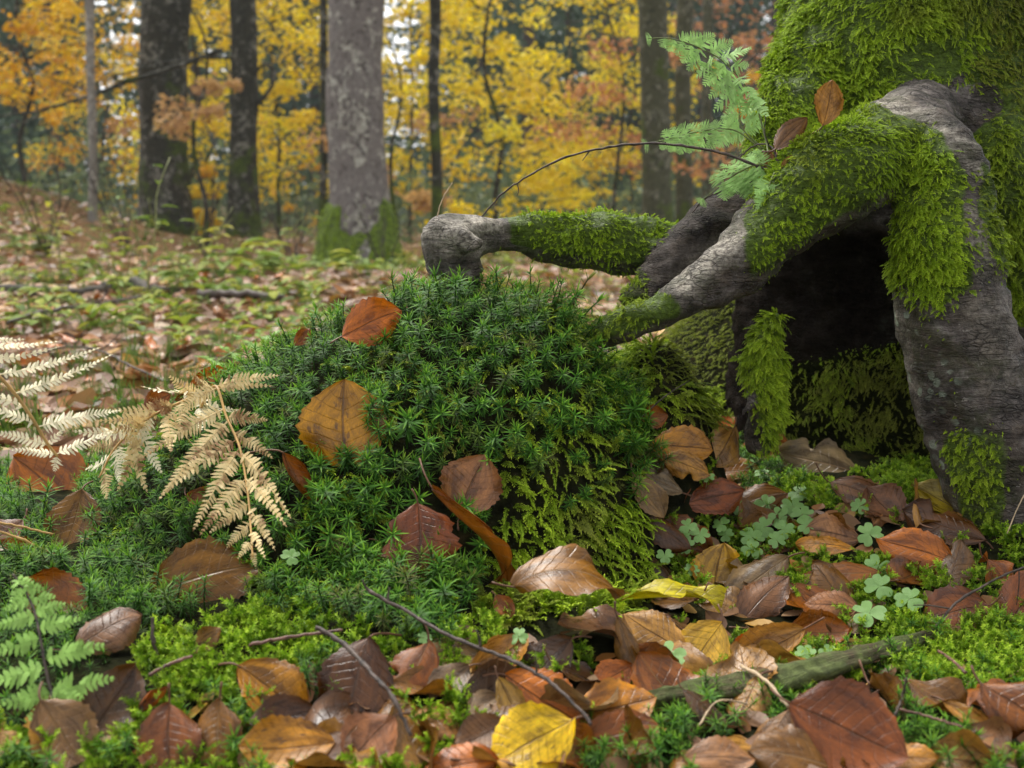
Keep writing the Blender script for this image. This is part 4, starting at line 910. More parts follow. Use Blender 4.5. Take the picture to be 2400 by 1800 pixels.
# ---------------------------------------------------------------- twigs and wood
def near(px_, py_, lift=.0, cl=.0):
    P = hit(px_, min(py_, 1799)); 
    if py_ > 1799: P = at(px_, py_, P[1])
    return P + np.array([0, 0, lift]) + CAMDIR(P) * cl
def stick(name, label, pts3, r0, r1, mat, cat='twig', n=None, side=(), seed=0, knob=.25):
    if name == 'twig': r0, r1 = r0 * .58, r1 * .58
    P, rr = resample(np.array(pts3), np.linspace(r0, r1, len(pts3)), n or 6 * len(pts3)); r_ = np.random.default_rng(seed)
    P = P + r_.normal(0, min(r0 * .25, .004), P.shape); rr = rr * (1 + knob * (r_.random(len(rr)) < .2))
    t = empty(name, P[0], label, cat); mb = MB(); mb.add(*tube(P, rr, 7)); mb.build('stem', mat, t)
    for (f_, dx, dy, dz, l) in side:
        i = int(f_ * (len(P) - 1)); d = norm([dx, dy, dz]); q = np.array([P[i], P[i] + d * l * .5 + r_.normal(0, .05 * l, 3), P[i] + d * l]); Q_, q_ = resample(q, [rr[i] * .7, rr[i] * .55, rr[i] * .35], 8)
        mb = MB(); mb.add(*tube(Q_, q_, 5)); mb.build('side_shoot', mat, t)
    return t
A3 = lambda L, Y0, Y1: [at(x, y, Y0 + (Y1 - Y0) * k / (len(L) - 1)) for k, (x, y) in enumerate(L)]
stick('twig', 'long thin dark twig arching from the mossy root over to the pale knuckle', A3([(1862, 420), (1800, 398), (1700, 362), (1600, 342), (1500, 337), (1400, 350), (1310, 375), (1230, 418), (1180, 452), (1128, 508)], 1.05, 1.13), .0024, .0013, M['twig'], side=[(.08, -.7, 0, -.5, .016), (.58, -.6, 0, -.8, .012), (.72, -.6, 0, -.3, .006), (.83, 0, 0, -1, .012)])
stick('twig', 'thin twig curving low behind the arching root', A3([(1842, 440), (1760, 440), (1690, 450), (1650, 468), (1622, 500)], 1.06, 1.10), .0018, .001, M['twig'])
stick('twig', 'forked twig rising from the root between wedged leaves', A3([(1845, 412), (1825, 385), (1812, 350), (1790, 338), (1760, 346), (1732, 372)], 1.05, 1.10), .0022, .0011, M['twig'], side=[(.35, .2, 0, 1, .012), (.5, -.15, 0, 1, .028)])
stick('twig', 'short pale twig standing up beside the root knuckle', A3([(1022, 520), (1032, 480), (1046, 450), (1061, 428)], 1.12, 1.12), .0012, .0008, M['twig_pale'], seed=4)
stick('twig', 'long bare dark twig lying across the near leaves to the bottom edge', [near(868, 1502, .035, .02), near(950, 1530, .03, .02), near(1060, 1598, .03, .02), near(1165, 1640, .03, .02), near(1262, 1705, .034, .02), near(1330, 1762, .034, .02), near(1385, 1812, .03, .02)], .0022, .0020, M['twig'], side=[(.12, .1, .3, .9, .010), (.45, -.2, 0, 1, .012), (.66, -.05, 0, 1, .012), (.0, -.5, 0, .9, .009)])
stick('twig', 'short knobbly grey twig in front of the very dark leaf', [near(745, 1592, .035, .02), near(810, 1630, .034, .02), near(880, 1710, .034, .02), near(925, 1755, .03, .02), near(965, 1800, .02, .02)], .0026, .0019, M['twig'], seed=5, knob=.4)
stick('twig', 'reddish bare twig lying on the bright shaggy moss', [near(585, 1566, .016, .006), near(660, 1554, .017, .006), near(740, 1545, .018, .006), near(805, 1536, .018, .006)], .0021, .0017, M['twig_red'], seed=6)
stick('twig', 'reddish twig end poking out of moss beside the crooked twig', [near(352, 1632, .014, .006), near(400, 1612, .016, .006), near(455, 1594, .016, .006)], .0020, .0018, M['twig_red'], seed=7)
stick('twig', 'crooked rough twig standing up beside the green fern', [near(340, 1642, .01, .01), at(352, 1608, .70), at(380, 1568, .70), at(370, 1540, .70), at(358, 1500, .70), at(358, 1448, .705)], .0018, .0020, M['twig'], seed=8, knob=.5)
stick('twig', 'slanting grey twig leaning against the foot of the buttress root', [at(2410, 1325, .86), at(2330, 1360, .85), at(2245, 1410, .84), at(2205, 1455, .83), at(2172, 1492, .82)], .0014, .0022, M['twig'], seed=9, side=[(.1, .0, 0, -1, .03), (.6, -1, 0, .1, .03)])
stick('twig', 'thin straw twig by the right edge at the root foot', [at(2420, 1130, .95), at(2390, 1180, .93), at(2360, 1250, .92)], .001, .0008, M['twig_pale'], seed=10)
stick('twig', 'pale lichen crusted twig between the rotten stick and the large red leaf', [near(1735, 1628, .02, .01), near(1790, 1660, .02, .01), near(1845, 1700, .012, .01)], .0022, .0014, M['twig_pale'], seed=11, knob=.5)
stick('twig', 'thin dark twig by the shady right side of the hummock', [near(1505, 1000, .01, .02), near(1560, 975, .02, .02), near(1615, 938, .02, .02)], .0013, .0009, M['twig'], seed=12)
stick('twig', 'grey twig upright in moss right of the large red leaf', [near(2095, 1712, .01, .01), at(2112, 1640, .66), at(2125, 1590, .66)], .0015, .0012, M['twig'], seed=13)
stick('twig', 'brown twig leaning on the bottom right leaf', [near(2255, 1680, .03, .02), near(2225, 1630, .025, .02), near(2195, 1590, .02, .02)], .0018, .0014, M['twig_red'], seed=14)
stick('twig', 'thin reddish twig crossing the moss near the bottom right corner', [near(2105, 1735, .02, .01), near(2180, 1755, .02, .01), near(2250, 1780, .02, .01)], .0014, .0012, M['twig_red'], seed=15)
stick('twig', 'little straw coloured twig in the dark soil at the bottom', [near(1635, 1740, .01, .01), near(1680, 1700, .016, .01), near(1750, 1684, .01, .01)], .0010, .0008, M['twig_pale'], seed=16)
stick('branch', 'thin dark fallen branch behind the bleached fern', [near(20, 800, .05), near(120, 775, .06), near(220, 760, .06), near(330, 745, .07)], .006, .004, M['twig'], 'branch', seed=17, side=[(.3, .5, .2, -.4, .10), (.7, .3, .2, .5, .07)])
stick('branch', 'branching dark twig lying in the leaves behind the dry fern', [near(40, 885, .03), near(140, 858, .04), near(230, 862, .04), near(320, 898, .03), near(400, 925, .02)], .003, .0017, M['twig'], 'branch', seed=18, side=[(.35, .5, .2, .8, .06), (.55, .6, .2, .6, .07), (.7, .4, 0, -.5, .05), (.2, .6, .1, -.4, .06)])
stick('fallen_log', 'dark mossy log lying across the leaves in the middle distance', [near(-160, 692, .01), near(40, 692, .02), near(190, 698, .012), near(300, 676, .03), near(350, 690, .02), near(430, 694, .01)], .026, .020, M['log'], 'log', seed=19, knob=.08)
stick('branch', 'grey branch half hidden by herbs behind the hummock', [near(470, 715, .04), near(560, 720, .05), near(660, 728, .04)], .016, .011, M['twig'], 'branch', seed=20)
# strip of rotten wood
def slab():
    P, wv = resample([near(1480, 1652, .002, .006), near(1600, 1645, .006, .010), near(1740, 1640, .011, .012), near(1860, 1625, .013, .012), near(1980, 1588, .013, .012), near(2080, 1548, .010, .010), near(2200, 1500, .004, .006)], [.004, .008, .0105, .0105, .009, .007, .002], 110)
    T = norm(np.gradient(P, axis=0)); V = []; nu = 9; m = len(P)
    for i in range(m):
        s_ = norm(np.cross(T[i], [0, -.35, 1.])); u_ = np.cross(s_, T[i]); th = .0042 * (1 + .3 * math.sin(i * .13))
        for j in range(nu):
            q = -1 + 2 * j / (nu - 1); e = wv[i] * (1 + .30 * float(vnoise(i * .31, q * 1.3, s=83)) * abs(q))
            V.append(P[i] + s_ * q * e + u_ * (th * (1 - .5 * q * q) + .0022 * float(vnoise(q * 5.5, i * .05, s=85)) + .0006 * float(vnoise(q * 14, i * .3, s=86))))
        for j in range(nu):
            q = 1 - 2 * j / (nu - 1); V.append(P[i] + s_ * q * wv[i] * .92 - u_ * th * (1 - .3 * q * q))
    k = 2 * nu; f = [(i * k + j, i * k + (j + 1) % k, (i + 1) * k + (j + 1) % k, (i + 1) * k + j) for i in range(m - 1) for j in range(k)] + [tuple(range(k)), tuple((m - 1) * k + j for j in range(k - 1, -1, -1))]
    mb = MB(); mb.add(V, f, 0, [(i / m * 14, j / k) for i in range(m) for j in range(k)]); return mb.build('rotten_stick', M['rotten'])
tag(slab(), 'flat strip of rotten wood tinged green lying across the right litter', 'wood')

# ---------------------------------------------------------------- ferns
def pinna(A0, B0, nrm, npairs, wid, mat, parent, sag=.0, serr=2, seed=0, first=.06, skew=.35, tipn=1.0, label=None):
    r_ = np.random.default_rng(seed); A0 = np.asarray(A0); B0 = np.asarray(B0); L = np.linalg.norm(B0 - A0); d0 = norm(B0 - A0); nrm = norm(nrm - d0 * (nrm @ d0)); sd0 = np.cross(d0, nrm)
    cv = sag * L; ax = lambda t: A0 + (B0 - A0) * t + np.array([0, 0, 1.]) * cv * 4 * t * (1 - t)
    mb = MB(); pts = np.array([ax(t) for t in np.linspace(0, 1, 8)]); mb.add(*tube(pts, np.linspace(L * .009, L * .003, 8), 4, False))
    for i in range(npairs):
        t = first + (1 - first) * (i + .3) / npairs; w_ = wid * (min(1, .45 + 2.2 * t) * (1 - t) ** .75 + .04) * r_.uniform(.9, 1.1)
        T = norm(ax(min(t + .03, 1)) - ax(t - .03))
        for s in (-1, 1):
            if r_.random() < .04: continue
            d = norm(np.cross(T, nrm) * s + T * (skew + .5 * t + r_.normal(0, .09)) + nrm * r_.normal(.0, .28)); c_ = norm(np.cross(d, nrm)); b = ax(t) + nrm * .0003
            pw = L / npairs * (.41 if 'dry' in mat.name or 'bleached' in mat.name else .52) * min(1.0, .5 + w_ / wid * .7) * r_.uniform(.85, 1.12)
            segs = 2 * serr + 1; VV = []; ff = []
            for j in range(segs + 1):
                q = j / segs; hw = pw * (1 - .55 * q ** 2.2) * (1.0 if j % 2 else .74) * (1 if j < segs else .25)
                p = b + d * w_ * q - nrm * (.10 * w_ * q * q) 
                VV += [p - c_ * hw, p + c_ * hw]
                if j: ff.append((2 * j - 2, 2 * j - 1, 2 * j + 1, 2 * j))
            mb.add(VV, ff)
    o = mb.build('pinna', mat, parent, smooth=False)
    if label: o['label'] = label
    return o
def fern(name, label, rach, r0, r1, mat_r, pin, group=None):
    """rach: points; pin: (fraction along the rachis, tip point, pairs, half width, material, sag, normal)"""
    P, rr = resample(np.array(rach), np.linspace(r0, r1, len(rach)), 8 * len(rach)); t = empty(name, P[0], label, 'fern', group)
    mb = MB(); mb.add(*tube(P, rr, 6)); mb.build('rachis', mat_r, t)
    for k, (f_, tip, npr, wd, mt, sag, nrm) in enumerate(pin):
        x = f_ * (len(P) - 1); i = min(int(x), len(P) - 2); a = P[i] + (P[i + 1] - P[i]) * (x - i)
        pinna(a, tip, nrm, npr, wd, mt, t, sag, 2, k)
    return t
tcm = norm(np.array([0, -1., .35]))
def px2(P3s, dY=0): return P3s
# drooping dry frond over the moss
def D(x, y, c=.0): 
    # hangs in front of the moss: a plane leaning back with the slope
    return at(x, y, .93 - (y - 900) / 430 * .135 - .045 + c)
pale_pin = []
rd = [D(470, 955, .04), D(505, 905), D(530, 975), D(562, 1050), D(580, 1150), D(588, 1240), D(592, 1305)]
def addp(lst, f_, tip, n, w, mat, sag=0.0, nrm=None): lst.append((f_, tip, n, w, mat, sag, nrm if nrm is not None else tcm + rng.normal(0, .12, 3)))
for f_, tx, ty, n, w_ in [(.17, 655, 880, 13, .010), (.20, 640, 905, 9, .006), (.34, 628, 985, 12, .010), (.42, 640, 1075, 11, .009), (.52, 682, 1215, 15, .0095), (.62, 672, 1235, 10, .008), (.74, 645, 1290, 9, .007), (.85, 622, 1310, 7, .005),
                          (.19, 385, 985, 15, .0115), (.30, 330, 1075, 17, .012), (.36, 372, 1172, 19, .0125), (.46, 378, 1160, 14, .011), (.50, 452, 1245, 18, .012), (.62, 468, 1255, 15, .011), (.72, 490, 1250, 12, .009), (.80, 530, 1285, 10, .008), (.9, 556, 1312, 8, .005), (.97, 600, 1330, 6, .004)]:
    addp(pale_pin, f_, D(tx, ty, .012 * rng.normal()), int(n * 1.3), w_, M['fern_dry'], .03)
fern('dry_fern', 'straw coloured dead fern frond drooping over the left side of the moss hummock', rd, .0013, .0006, M['rachis_dry'], pale_pin)
# shrivelled crumpled part
cr = [at(520, 905, .93), at(430, 940, .92), at(340, 985, .91), at(270, 1050, .90), at(232, 1120, .89)]
cp = []
for f_, tx, ty in [(.1, 330, 905), (.15, 395, 880), (.2, 560, 960), (.3, 262, 960), (.35, 400, 1060), (.45, 300, 1040), (.5, 275, 1150), (.55, 380, 1110), (.62, 345, 1155), (.7, 205, 1045), (.75, 280, 1130), (.82, 200, 1100), (.9, 250, 1170), (.25, 420, 1010), (.4, 230, 985), (.66, 330, 1040), (.05, 440, 870), (.12, 470, 1010), (.3, 350, 930), (.48, 250, 1010), (.58, 170, 1010), (.72, 300, 1090), (.35, 460, 1050), (.55, 330, 980)]:
    addp(cp, f_, at(tx, ty, .885 + .02 * rng.normal()), 12, .0105, M['fern_dry'] if rng.random() < .55 else M['fern_white'], -.05, tcm + rng.normal(0, .45, 3))
fern('dry_fern', 'shrivelled pale brown fern frond crumpled between the two bleached fronds', cr, .0015, .0007, M['rachis_dry'], cp)
# bleached frond in the air at the left edge
Bf = lambda x, y, c=0: at(x, y, .80 + (x / 260) * .03 + c)
br_ = [Bf(-120, 770), Bf(-50, 840), Bf(20, 905), Bf(72, 975), Bf(108, 1035), Bf(135, 1070)]
bp_ = []
for f_, tx, ty, n, w_ in [(.05, 60, 795, 14, .008), (.12, 138, 800, 16, .0085), (.22, 140, 812, 12, .006), (.32, 236, 814, 20, .008), (.45, 264, 830, 20, .0085), (.68, 285, 962, 20, .0115), (.66, -60, 945, 14, .009), (.84, -20, 1012, 12, .008), (.84, 150, 1005, 6, .006), (.97, 25, 1055, 10, .008), (.97, 268, 1012, 13, .010), (1., 128, 1105, 7, .007), (.55, -90, 900, 10, .008)]:
    addp(bp_, f_, Bf(tx, ty), int(n * 1.1), w_, M['fern_white'], -.03 if ty < 900 else .02, tcm + np.array([0, 0, .5]) + rng.normal(0, .2, 3))
fern('bleached_fern', 'bleached white fern frond reaching in at the left edge', br_, .0016, .0010, M['rachis_dry'], bp_)
stick('fern_stalk', 'pair of straw yellow dead fern stalks crossing low at the left edge', [at(-60, 1215, .86), at(20, 1228, .87), at(125, 1252, .88)], .0011, .0009, M['rachis_dry'], 'stalk', seed=31)
stick('fern_stalk', 'longer straw yellow stalk dipping under the dull brown leaf', [at(-40, 1235, .84), at(40, 1260, .85), at(132, 1302, .86)], .0011, .0009, M['rachis_dry'], 'stalk', seed=32)
# green fern at the lower left
gr = [at(172, 1830, .585), at(160, 1750, .595), at(132, 1660, .608), at(112, 1590, .62), at(95, 1500, .632), at(80, 1430, .645), at(55, 1380, .655), at(30, 1345, .66)]
gpn = []; tg_ = norm(np.array([0, -1., .75]))
def gfn(x, y): return at(x, y, .60 + (1700 - y) / 350 * .055)
for f_, tx, ty, n, w_ in [(.28, 55, 1690, 7, .0075), (.30, 125, 1690, 7, .007), (.36, -10, 1660, 9, .009), (.36, 270, 1590, 10, .010), (.37, 195, 1640, 6, .008), (.47, -45, 1610, 10, .010), (.50, 248, 1512, 10, .0095), (.58, -35, 1540, 9, .0085), (.62, 192, 1450, 9, .008), (.68, -15, 1470, 8, .008), (.70, 155, 1415, 7, .007), (.77, 10, 1430, 7, .006), (.79, 133, 1400, 6, .006), (.86, 22, 1412, 5, .005), (.87, 108, 1382, 5, .005), (.94, 30, 1380, 4, .004), (.95, 82, 1368, 4, .004)]:
    addp(gpn, f_, gfn(tx, ty), n, w_ * 1.15, M['fern_green'], .02, tg_ + rng.normal(0, .12, 3))
fern('green_fern', 'light green fern frond rising over brown leaves at the lower left', gr, .0011, .0006, M['twig'], gpn)
# ferns growing on the mossy root
def tf(label, rows, pins, seed=0):
    Pn = [at(*r_) for r_ in rows]; pl = []
    for f_, tx, ty, tY, n, w_ in pins: addp(pl, f_, at(tx, ty, tY), int(n * 1.7) + 2, w_ * 1.75, M['fern_soft'], .0, tcm + rng.normal(0, .25, 3))
    for (f_, tx, ty, tY, n, w_), (g_, ux, uy, uY, n2, w2) in zip(pins[:-3], pins[2:-1]): addp(pl, (f_ + g_) / 2, at((tx + ux) / 2, (ty + uy) / 2, (tY + uY) / 2 + .004), int(n * 1.7) + 2, w_ * 1.6, M['fern_soft'], .0, tcm + rng.normal(0, .25, 3))
    fern('green_fern', label, Pn, .0009, .0005, M['rachis_green'], pl)
tf('tall green fern frond arching up from the fork of the mossy roots', [(1800, 360, 1.06), (1795, 330, 1.08), (1770, 240, 1.10), (1735, 185, 1.12), (1690, 140, 1.13), (1630, 108, 1.14), (1570, 90, 1.15), (1518, 90, 1.15)],
   [(.30, 1735, 270, 1.12, 5, .009), (.32, 1800, 275, 1.08, 4, .007), (.42, 1672, 262, 1.14, 7, .011), (.44, 1750, 195, 1.10, 5, .008), (.54, 1650, 200, 1.15, 6, .011), (.58, 1762, 112, 1.12, 7, .009), (.68, 1612, 165, 1.15, 6, .009), (.7, 1675, 80, 1.13, 5, .008), (.78, 1585, 130, 1.15, 5, .008), (.80, 1615, 82, 1.14, 4, .006), (.88, 1555, 112, 1.15, 5, .006), (.97, 1516, 92, 1.15, 8, .006)])
tf('feathery fern frond pointing outward over the thin twig', [(1800, 370, 1.08), (1760, 330, 1.09), (1712, 303, 1.10), (1640, 308, 1.11), (1570, 325, 1.12), (1512, 338, 1.12)],
   [(.42, 1700, 282, 1.1, 4, .008), (.42, 1682, 345, 1.1, 5, .010), (.55, 1640, 290, 1.11, 5, .007), (.56, 1635, 355, 1.11, 6, .009), (.68, 1590, 295, 1.12, 5, .007), (.68, 1590, 362, 1.11, 6, .008), (.8, 1555, 305, 1.12, 5, .006), (.8, 1548, 350, 1.12, 5, .006), (.97, 1510, 340, 1.12, 8, .007)])
tf('low broad green fern frond under the twig beside the dark root', [(1830, 400, 1.06), (1780, 385, 1.06), (1730, 405, 1.07), (1690, 435, 1.08), (1645, 470, 1.09)],
   [(.2, 1775, 350, 1.07, 6, .010), (.25, 1805, 470, 1.05, 6, .010), (.35, 1735, 372, 1.08, 6, .010), (.42, 1760, 480, 1.06, 6, .010), (.5, 1690, 385, 1.08, 6, .009), (.58, 1730, 450, 1.06, 6, .009), (.7, 1665, 415, 1.09, 5, .008), (.72, 1700, 470, 1.07, 5, .008), (.97, 1640, 478, 1.09, 6, .006)])
tf('small hanging green fern leaf against the bare root', [(1815, 405, 1.04), (1805, 430, 1.035), (1795, 465, 1.03), (1785, 500, 1.03)],
   [(.3, 1770, 455, 1.03, 5, .008), (.35, 1825, 450, 1.03, 5, .007), (.6, 1775, 490, 1.03, 5, .007), (.65, 1820, 478, 1.03, 4, .006), (.97, 1785, 505, 1.03, 5, .006)])
tf('blurred soft fern frond behind the twig near the mossy trunk', [(1790, 350, 1.16), (1740, 300, 1.18), (1735, 250, 1.19), (1760, 220, 1.2)],
   [(.3, 1700, 330, 1.18, 6, .010), (.3, 1790, 290, 1.16, 5, .008), (.55, 1690, 280, 1.19, 6, .009), (.6, 1785, 250, 1.18, 5, .008), (.97, 1765, 215, 1.2, 6, .006)])
# pale fern on the floor behind the hummock
bf = [at(470, 872, 1.62), at(530, 835, 1.68), at(590, 800, 1.74), at(640, 782, 1.8)]; bl = []
for f_, tx, ty in [(.2, 455, 835), (.2, 540, 870), (.4, 500, 805), (.4, 580, 850), (.6, 545, 785), (.6, 625, 825), (.8, 600, 772), (.8, 655, 800), (.97, 665, 772)]:
    addp(bl, f_, at(tx, ty, 1.55 + (tx - 450) / 200 * .2), 9, .012, M['fern_soft'], .02, np.array([0, -.6, 1.]))
fern('green_fern', 'pale green fern lying low in the leaves behind the hummock', bf, .0016, .0008, M['rachis_green'], bl)

# ---------------------------------------------------------------- wood sorrel
def sorrel_leaflet(seed):
    V = []; f = []; n = 6; us = (-1, -.72, -.4, 0, .4, .72, 1)
    for j in range(n + 1):
        v = j / n
        for u in us:
            top = .80 + .22 * math.sin(min(1, abs(u) / .55) * math.pi / 2) - .42 * max(0, abs(u) - .45) ** 1.3
            hw = .60 * math.sin(math.pi / 2 * min(1, v * 1.25)) ** .85 * (1 - .10 * v ** 6)
            V.append((u * hw, v * top, .13 * abs(u) * hw - .10 * v * v + .02 * math.sin(5 * v + seed + 2 * u)))
    for j in range(n):
        for i in range(6): f.append((j * 7 + i, j * 7 + i + 1, j * 7 + i + 8, j * 7 + i + 7))
    mb = MB(); mb.add(V, f); return mb.mesh('leaflet', M['sorrel'])
SL = [sorrel_leaflet(k) for k in range(4)]
SOR = [(1612, 1242, 40, 'outermost small sorrel nearest the hummock'), (1640, 1262, 46, 'sorrel below the maroon leaf at the left of the patch'), (1605, 1285, 44, None), (1690, 1238, 40, None), (1700, 1262, 36, None), (1745, 1200, 58, 'broad sorrel at the top left of the main patch'), (1795, 1192, 52, None), (1762, 1268, 56, None), (1790, 1245, 50, None), (1762, 1298, 48, None), (1830, 1222, 54, None), (1858, 1196, 52, None), (1880, 1215, 52, None), (1838, 1250, 46, None), (1890, 1238, 46, None), (1872, 1164, 46, 'sorrel highest in the main patch on a moss tuft'), (1752, 1100, 38, 'small sorrel on the brown leaves at the hollow mouth'), (1785, 1118, 34, 'tiny dark sorrel beside the hollow mouth moss'), (1658, 1126, 32, 'tiny sorrel on the brown leaf below the ochre orange leaf'),
       (2038, 1262, 56, 'dark green dewy sorrel beside the bright orange leaf'), (2058, 1338, 58, 'glossy sorrel left of the bright orange leaf'), (2060, 1385, 62, 'pale dewy sorrel above the large flat sorrel'), (2036, 1448, 74, 'largest flat sorrel with rounded leaflets'), (2130, 1415, 60, 'white flecked sorrel right of the largest sorrel'), (1568, 1548, 74, 'dark teal sorrel beside the pale cream leaf'), (1888, 1545, 46, 'dark sorrel half hidden above the rotten stick'), (1940, 1540, 40, 'dark small sorrel on the rotten stick'), (1558, 1312, 38, 'lone pale sorrel right of the hanging moss'), (1622, 1345, 34, 'small drooping sorrel in front of the decayed taupe leaf'), (682, 1316, 44, 'tiny bright sorrel by the tip of the dry fern'), (995, 1508, 34, 'tiny sorrel seedling in the haircap moss'), (1215, 1505, 44, 'folded light green sorrel by the arched leaf'), (1820, 1275, 40, None), (1600, 1262, 30, None), (2015, 1195, 40, 'small sorrel at the edge of the dark moss')]
for k, (x, y, s, lab) in enumerate(SOR):
    P = near(x, y, 0); tc = CAMDIR(P); P = P + tc * .028 + np.array([0, 0, .004]); L = s * .52 * np.linalg.norm(P - CAM) / F
    t = empty('wood_sorrel', P - [0, 0, .03], (lab if lab else 'dewy heart leaved sorrel crowded in the main patch under the root arch'), 'clover', 'wood sorrel plants in the litter')
    if lab is None: t['group'] = 'sorrels crowded in the main patch'
    g_ = near(x + rng.normal(0, 8), y + 20, -.004); Q_, q_ = resample([g_, (g_ + P) / 2 + rng.normal(0, .003, 3), P], [.0006] * 3, 8)
    mb = MB(); mb.add(*tube(Q_, q_, 4)); mb.build('stem', M['sorrel_stem'], t)
    n = norm(np.array([0, 0, .6]) + .85 * tc + rng.normal(0, .17, 3)); a0_ = rng.uniform(0, 6.28); e1 = norm(np.cross(n, [.1, 1, 0])); e2 = np.cross(n, e1)
    for j in range(3):
        an = a0_ + j * 2.094 + rng.normal(0, .12); yv = e1 * math.cos(an) + e2 * math.sin(an); xv = np.cross(yv, n)
        o = bpy.data.objects.new('leaflet', SL[(k + j) % 4]); col.objects.link(o); o.parent = t
        p_ = P - np.array(t.location)
        o.matrix_local = Matrix(((xv[0] * L, yv[0] * L, n[0] * L, p_[0]), (xv[1] * L, yv[1] * L, n[1] * L, p_[1]), (xv[2] * L, yv[2] * L, n[2] * L, p_[2]), (0, 0, 0, 1)))

# ---------------------------------------------------------------- background trees
M['t_beech'] = mat_trunk('beech_bark', (.085, .070, .066), (.23, .205, .19), (.50, .49, .42), -.9, -.25, .9)
M['t_dark'] = mat_trunk('dark_mossy_bark', (.016, .015, .010), (.045, .042, .028), (.26, .25, .21), .6, .02)
M['t_moss'] = mat_trunk('mossy_grey_bark', (.035, .035, .018), (.085, .085, .045), (.22, .21, .15), .5, .05)
M['t_pale'] = mat_trunk('pale_bark', (.15, .13, .11), (.27, .25, .215), (.42, .39, .34), -9, -9)
M['t_spruce'] = mat_trunk('spruce_bark', (.05, .035, .03), (.12, .085, .07), (.22, .16, .13), -9, -9)
M['base_moss'] = mat_plain('beech_base_moss', (.10, .15, .012), .85, .7, 30, bump=1.)
def trunk_pts(px0, py0, Y, px1, ph_=-900, n=7, wob=.01):
    a = at(px0, py0, Y); a[2] = float(H(a[0], a[1])) - .1; b = at(px1, ph_, Y); P = np.array([a + (b - a) * t for t in np.linspace(0, 1, n)])
    P[1:-1, :2] += rng.normal(0, wob, (n - 2, 2)); return P
def bgtree(name, label, px0, Y, px1, wpx, mat, flare=1.25, group=None, cat='tree', py0=560, wob=.02, top=.8, ph_=-900):
    P = trunk_pts(px0, py0, Y, px1, ph_, 8, wob); r = wpx * .5 * Y / F
    Q_, q_ = resample(P, [r * flare, r * 1.04] + [r] * 5 + [r * top], 48); q_[:3] *= [1.25, 1.12, 1.04]
    q_ *= 1 + .05 * vnoise(np.arange(48) * .5, np.zeros(48), s=int(px0) % 97)
    t = empty(name, P[0], label, cat, group); V, f = tube(Q_, q_, 16); off = V - Q_.repeat(16, 0)
    V = Q_.repeat(16, 0) + off * (1 + .06 * fbm(V[:, 0] * 9, V[:, 1] * 9, V[:, 2] * 4, s=91))[:, None]
    mb = MB(); mb.add(V, f); o = mb.build('trunk', mat, t)
    # object space along the trunk from its own foot
    return t, Q_, q_
def limb(t, a, d, L, r, mat, bend=.1, name='limb'):
    P = np.array([a + d * L * s + np.array([0, 0, bend * L * s * s]) + rng.normal(0, .015 * L, 3) * (s > 0) for s in np.linspace(0, 1, 6)]); Q_, q_ = resample(P, np.linspace(r, r * .25, 6), 18)
    mb = MB(); mb.add(*tube(Q_, q_, 5)); mb.build(name, mat, t); return Q_
def spray(Vs, Fs, Ts, c, d, L, Wd, n, size, cshift, droop=.0):
    """leaves laid out in a flat, nearly level spray along direction d"""
    d = norm(d); s_ = norm(np.cross(d, [0, 0, 1.])); t = np.clip(rng.random(5)[rng.integers(0, 5, n)] + rng.normal(0, .09, n), 0, 1); w_ = rng.uniform(-1, 1, n) * (1 - .6 * t)
    p = c + d * (t * L)[:, None] + s_ * (w_ * Wd)[:, None] + np.array([0, 0, 1.]) * (rng.normal(0, .07 * L, n) + droop * L * t * t)[:, None]
    az = rng.uniform(0, 6.28, n); sz = size * rng.uniform(.65, 1.2, n); nn = norm(np.stack([rng.normal(0, .6, n), rng.normal(-.75, .6, n), np.ones(n) * .8], -1))
    e1 = norm(np.cross(nn, np.stack([np.cos(az), np.sin(az), 0 * az], -1))); e2 = np.cross(nn, e1)
    q = np.stack([p - e1 * sz[:, None] * .5, p + e2 * sz[:, None] * .38 + nn * sz[:, None] * .05, p + e1 * sz[:, None] * .5, p - e2 * sz[:, None] * .34 + nn * sz[:, None] * .05], 1).reshape(-1, 3)
    b0 = sum(len(v) for v in Vs); Vs.append(q); i0 = b0 + 4 * np.arange(n); Fs.append(np.stack([i0, i0 + 1, i0 + 2, i0 + 3], -1)); Ts.append(np.clip(np.repeat(rng.normal(cshift, .16, n), 4), 0, 1))
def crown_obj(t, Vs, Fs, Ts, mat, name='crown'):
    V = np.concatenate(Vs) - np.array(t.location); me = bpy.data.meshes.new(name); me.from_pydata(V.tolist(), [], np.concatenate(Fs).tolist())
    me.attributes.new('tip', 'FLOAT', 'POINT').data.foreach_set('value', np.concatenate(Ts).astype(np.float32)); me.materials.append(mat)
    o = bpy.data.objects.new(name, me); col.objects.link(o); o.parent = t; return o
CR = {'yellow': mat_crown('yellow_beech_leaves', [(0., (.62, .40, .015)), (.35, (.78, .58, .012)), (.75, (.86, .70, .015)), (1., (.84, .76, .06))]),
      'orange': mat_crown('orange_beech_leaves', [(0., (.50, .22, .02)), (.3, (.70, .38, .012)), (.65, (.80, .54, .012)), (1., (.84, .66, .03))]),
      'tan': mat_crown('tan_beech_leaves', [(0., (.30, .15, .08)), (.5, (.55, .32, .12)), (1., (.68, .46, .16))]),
      'copper': mat_crown('copper_beech_leaves', [(0., (.30, .11, .05)), (.5, (.50, .21, .07)), (1., (.66, .38, .14))])}
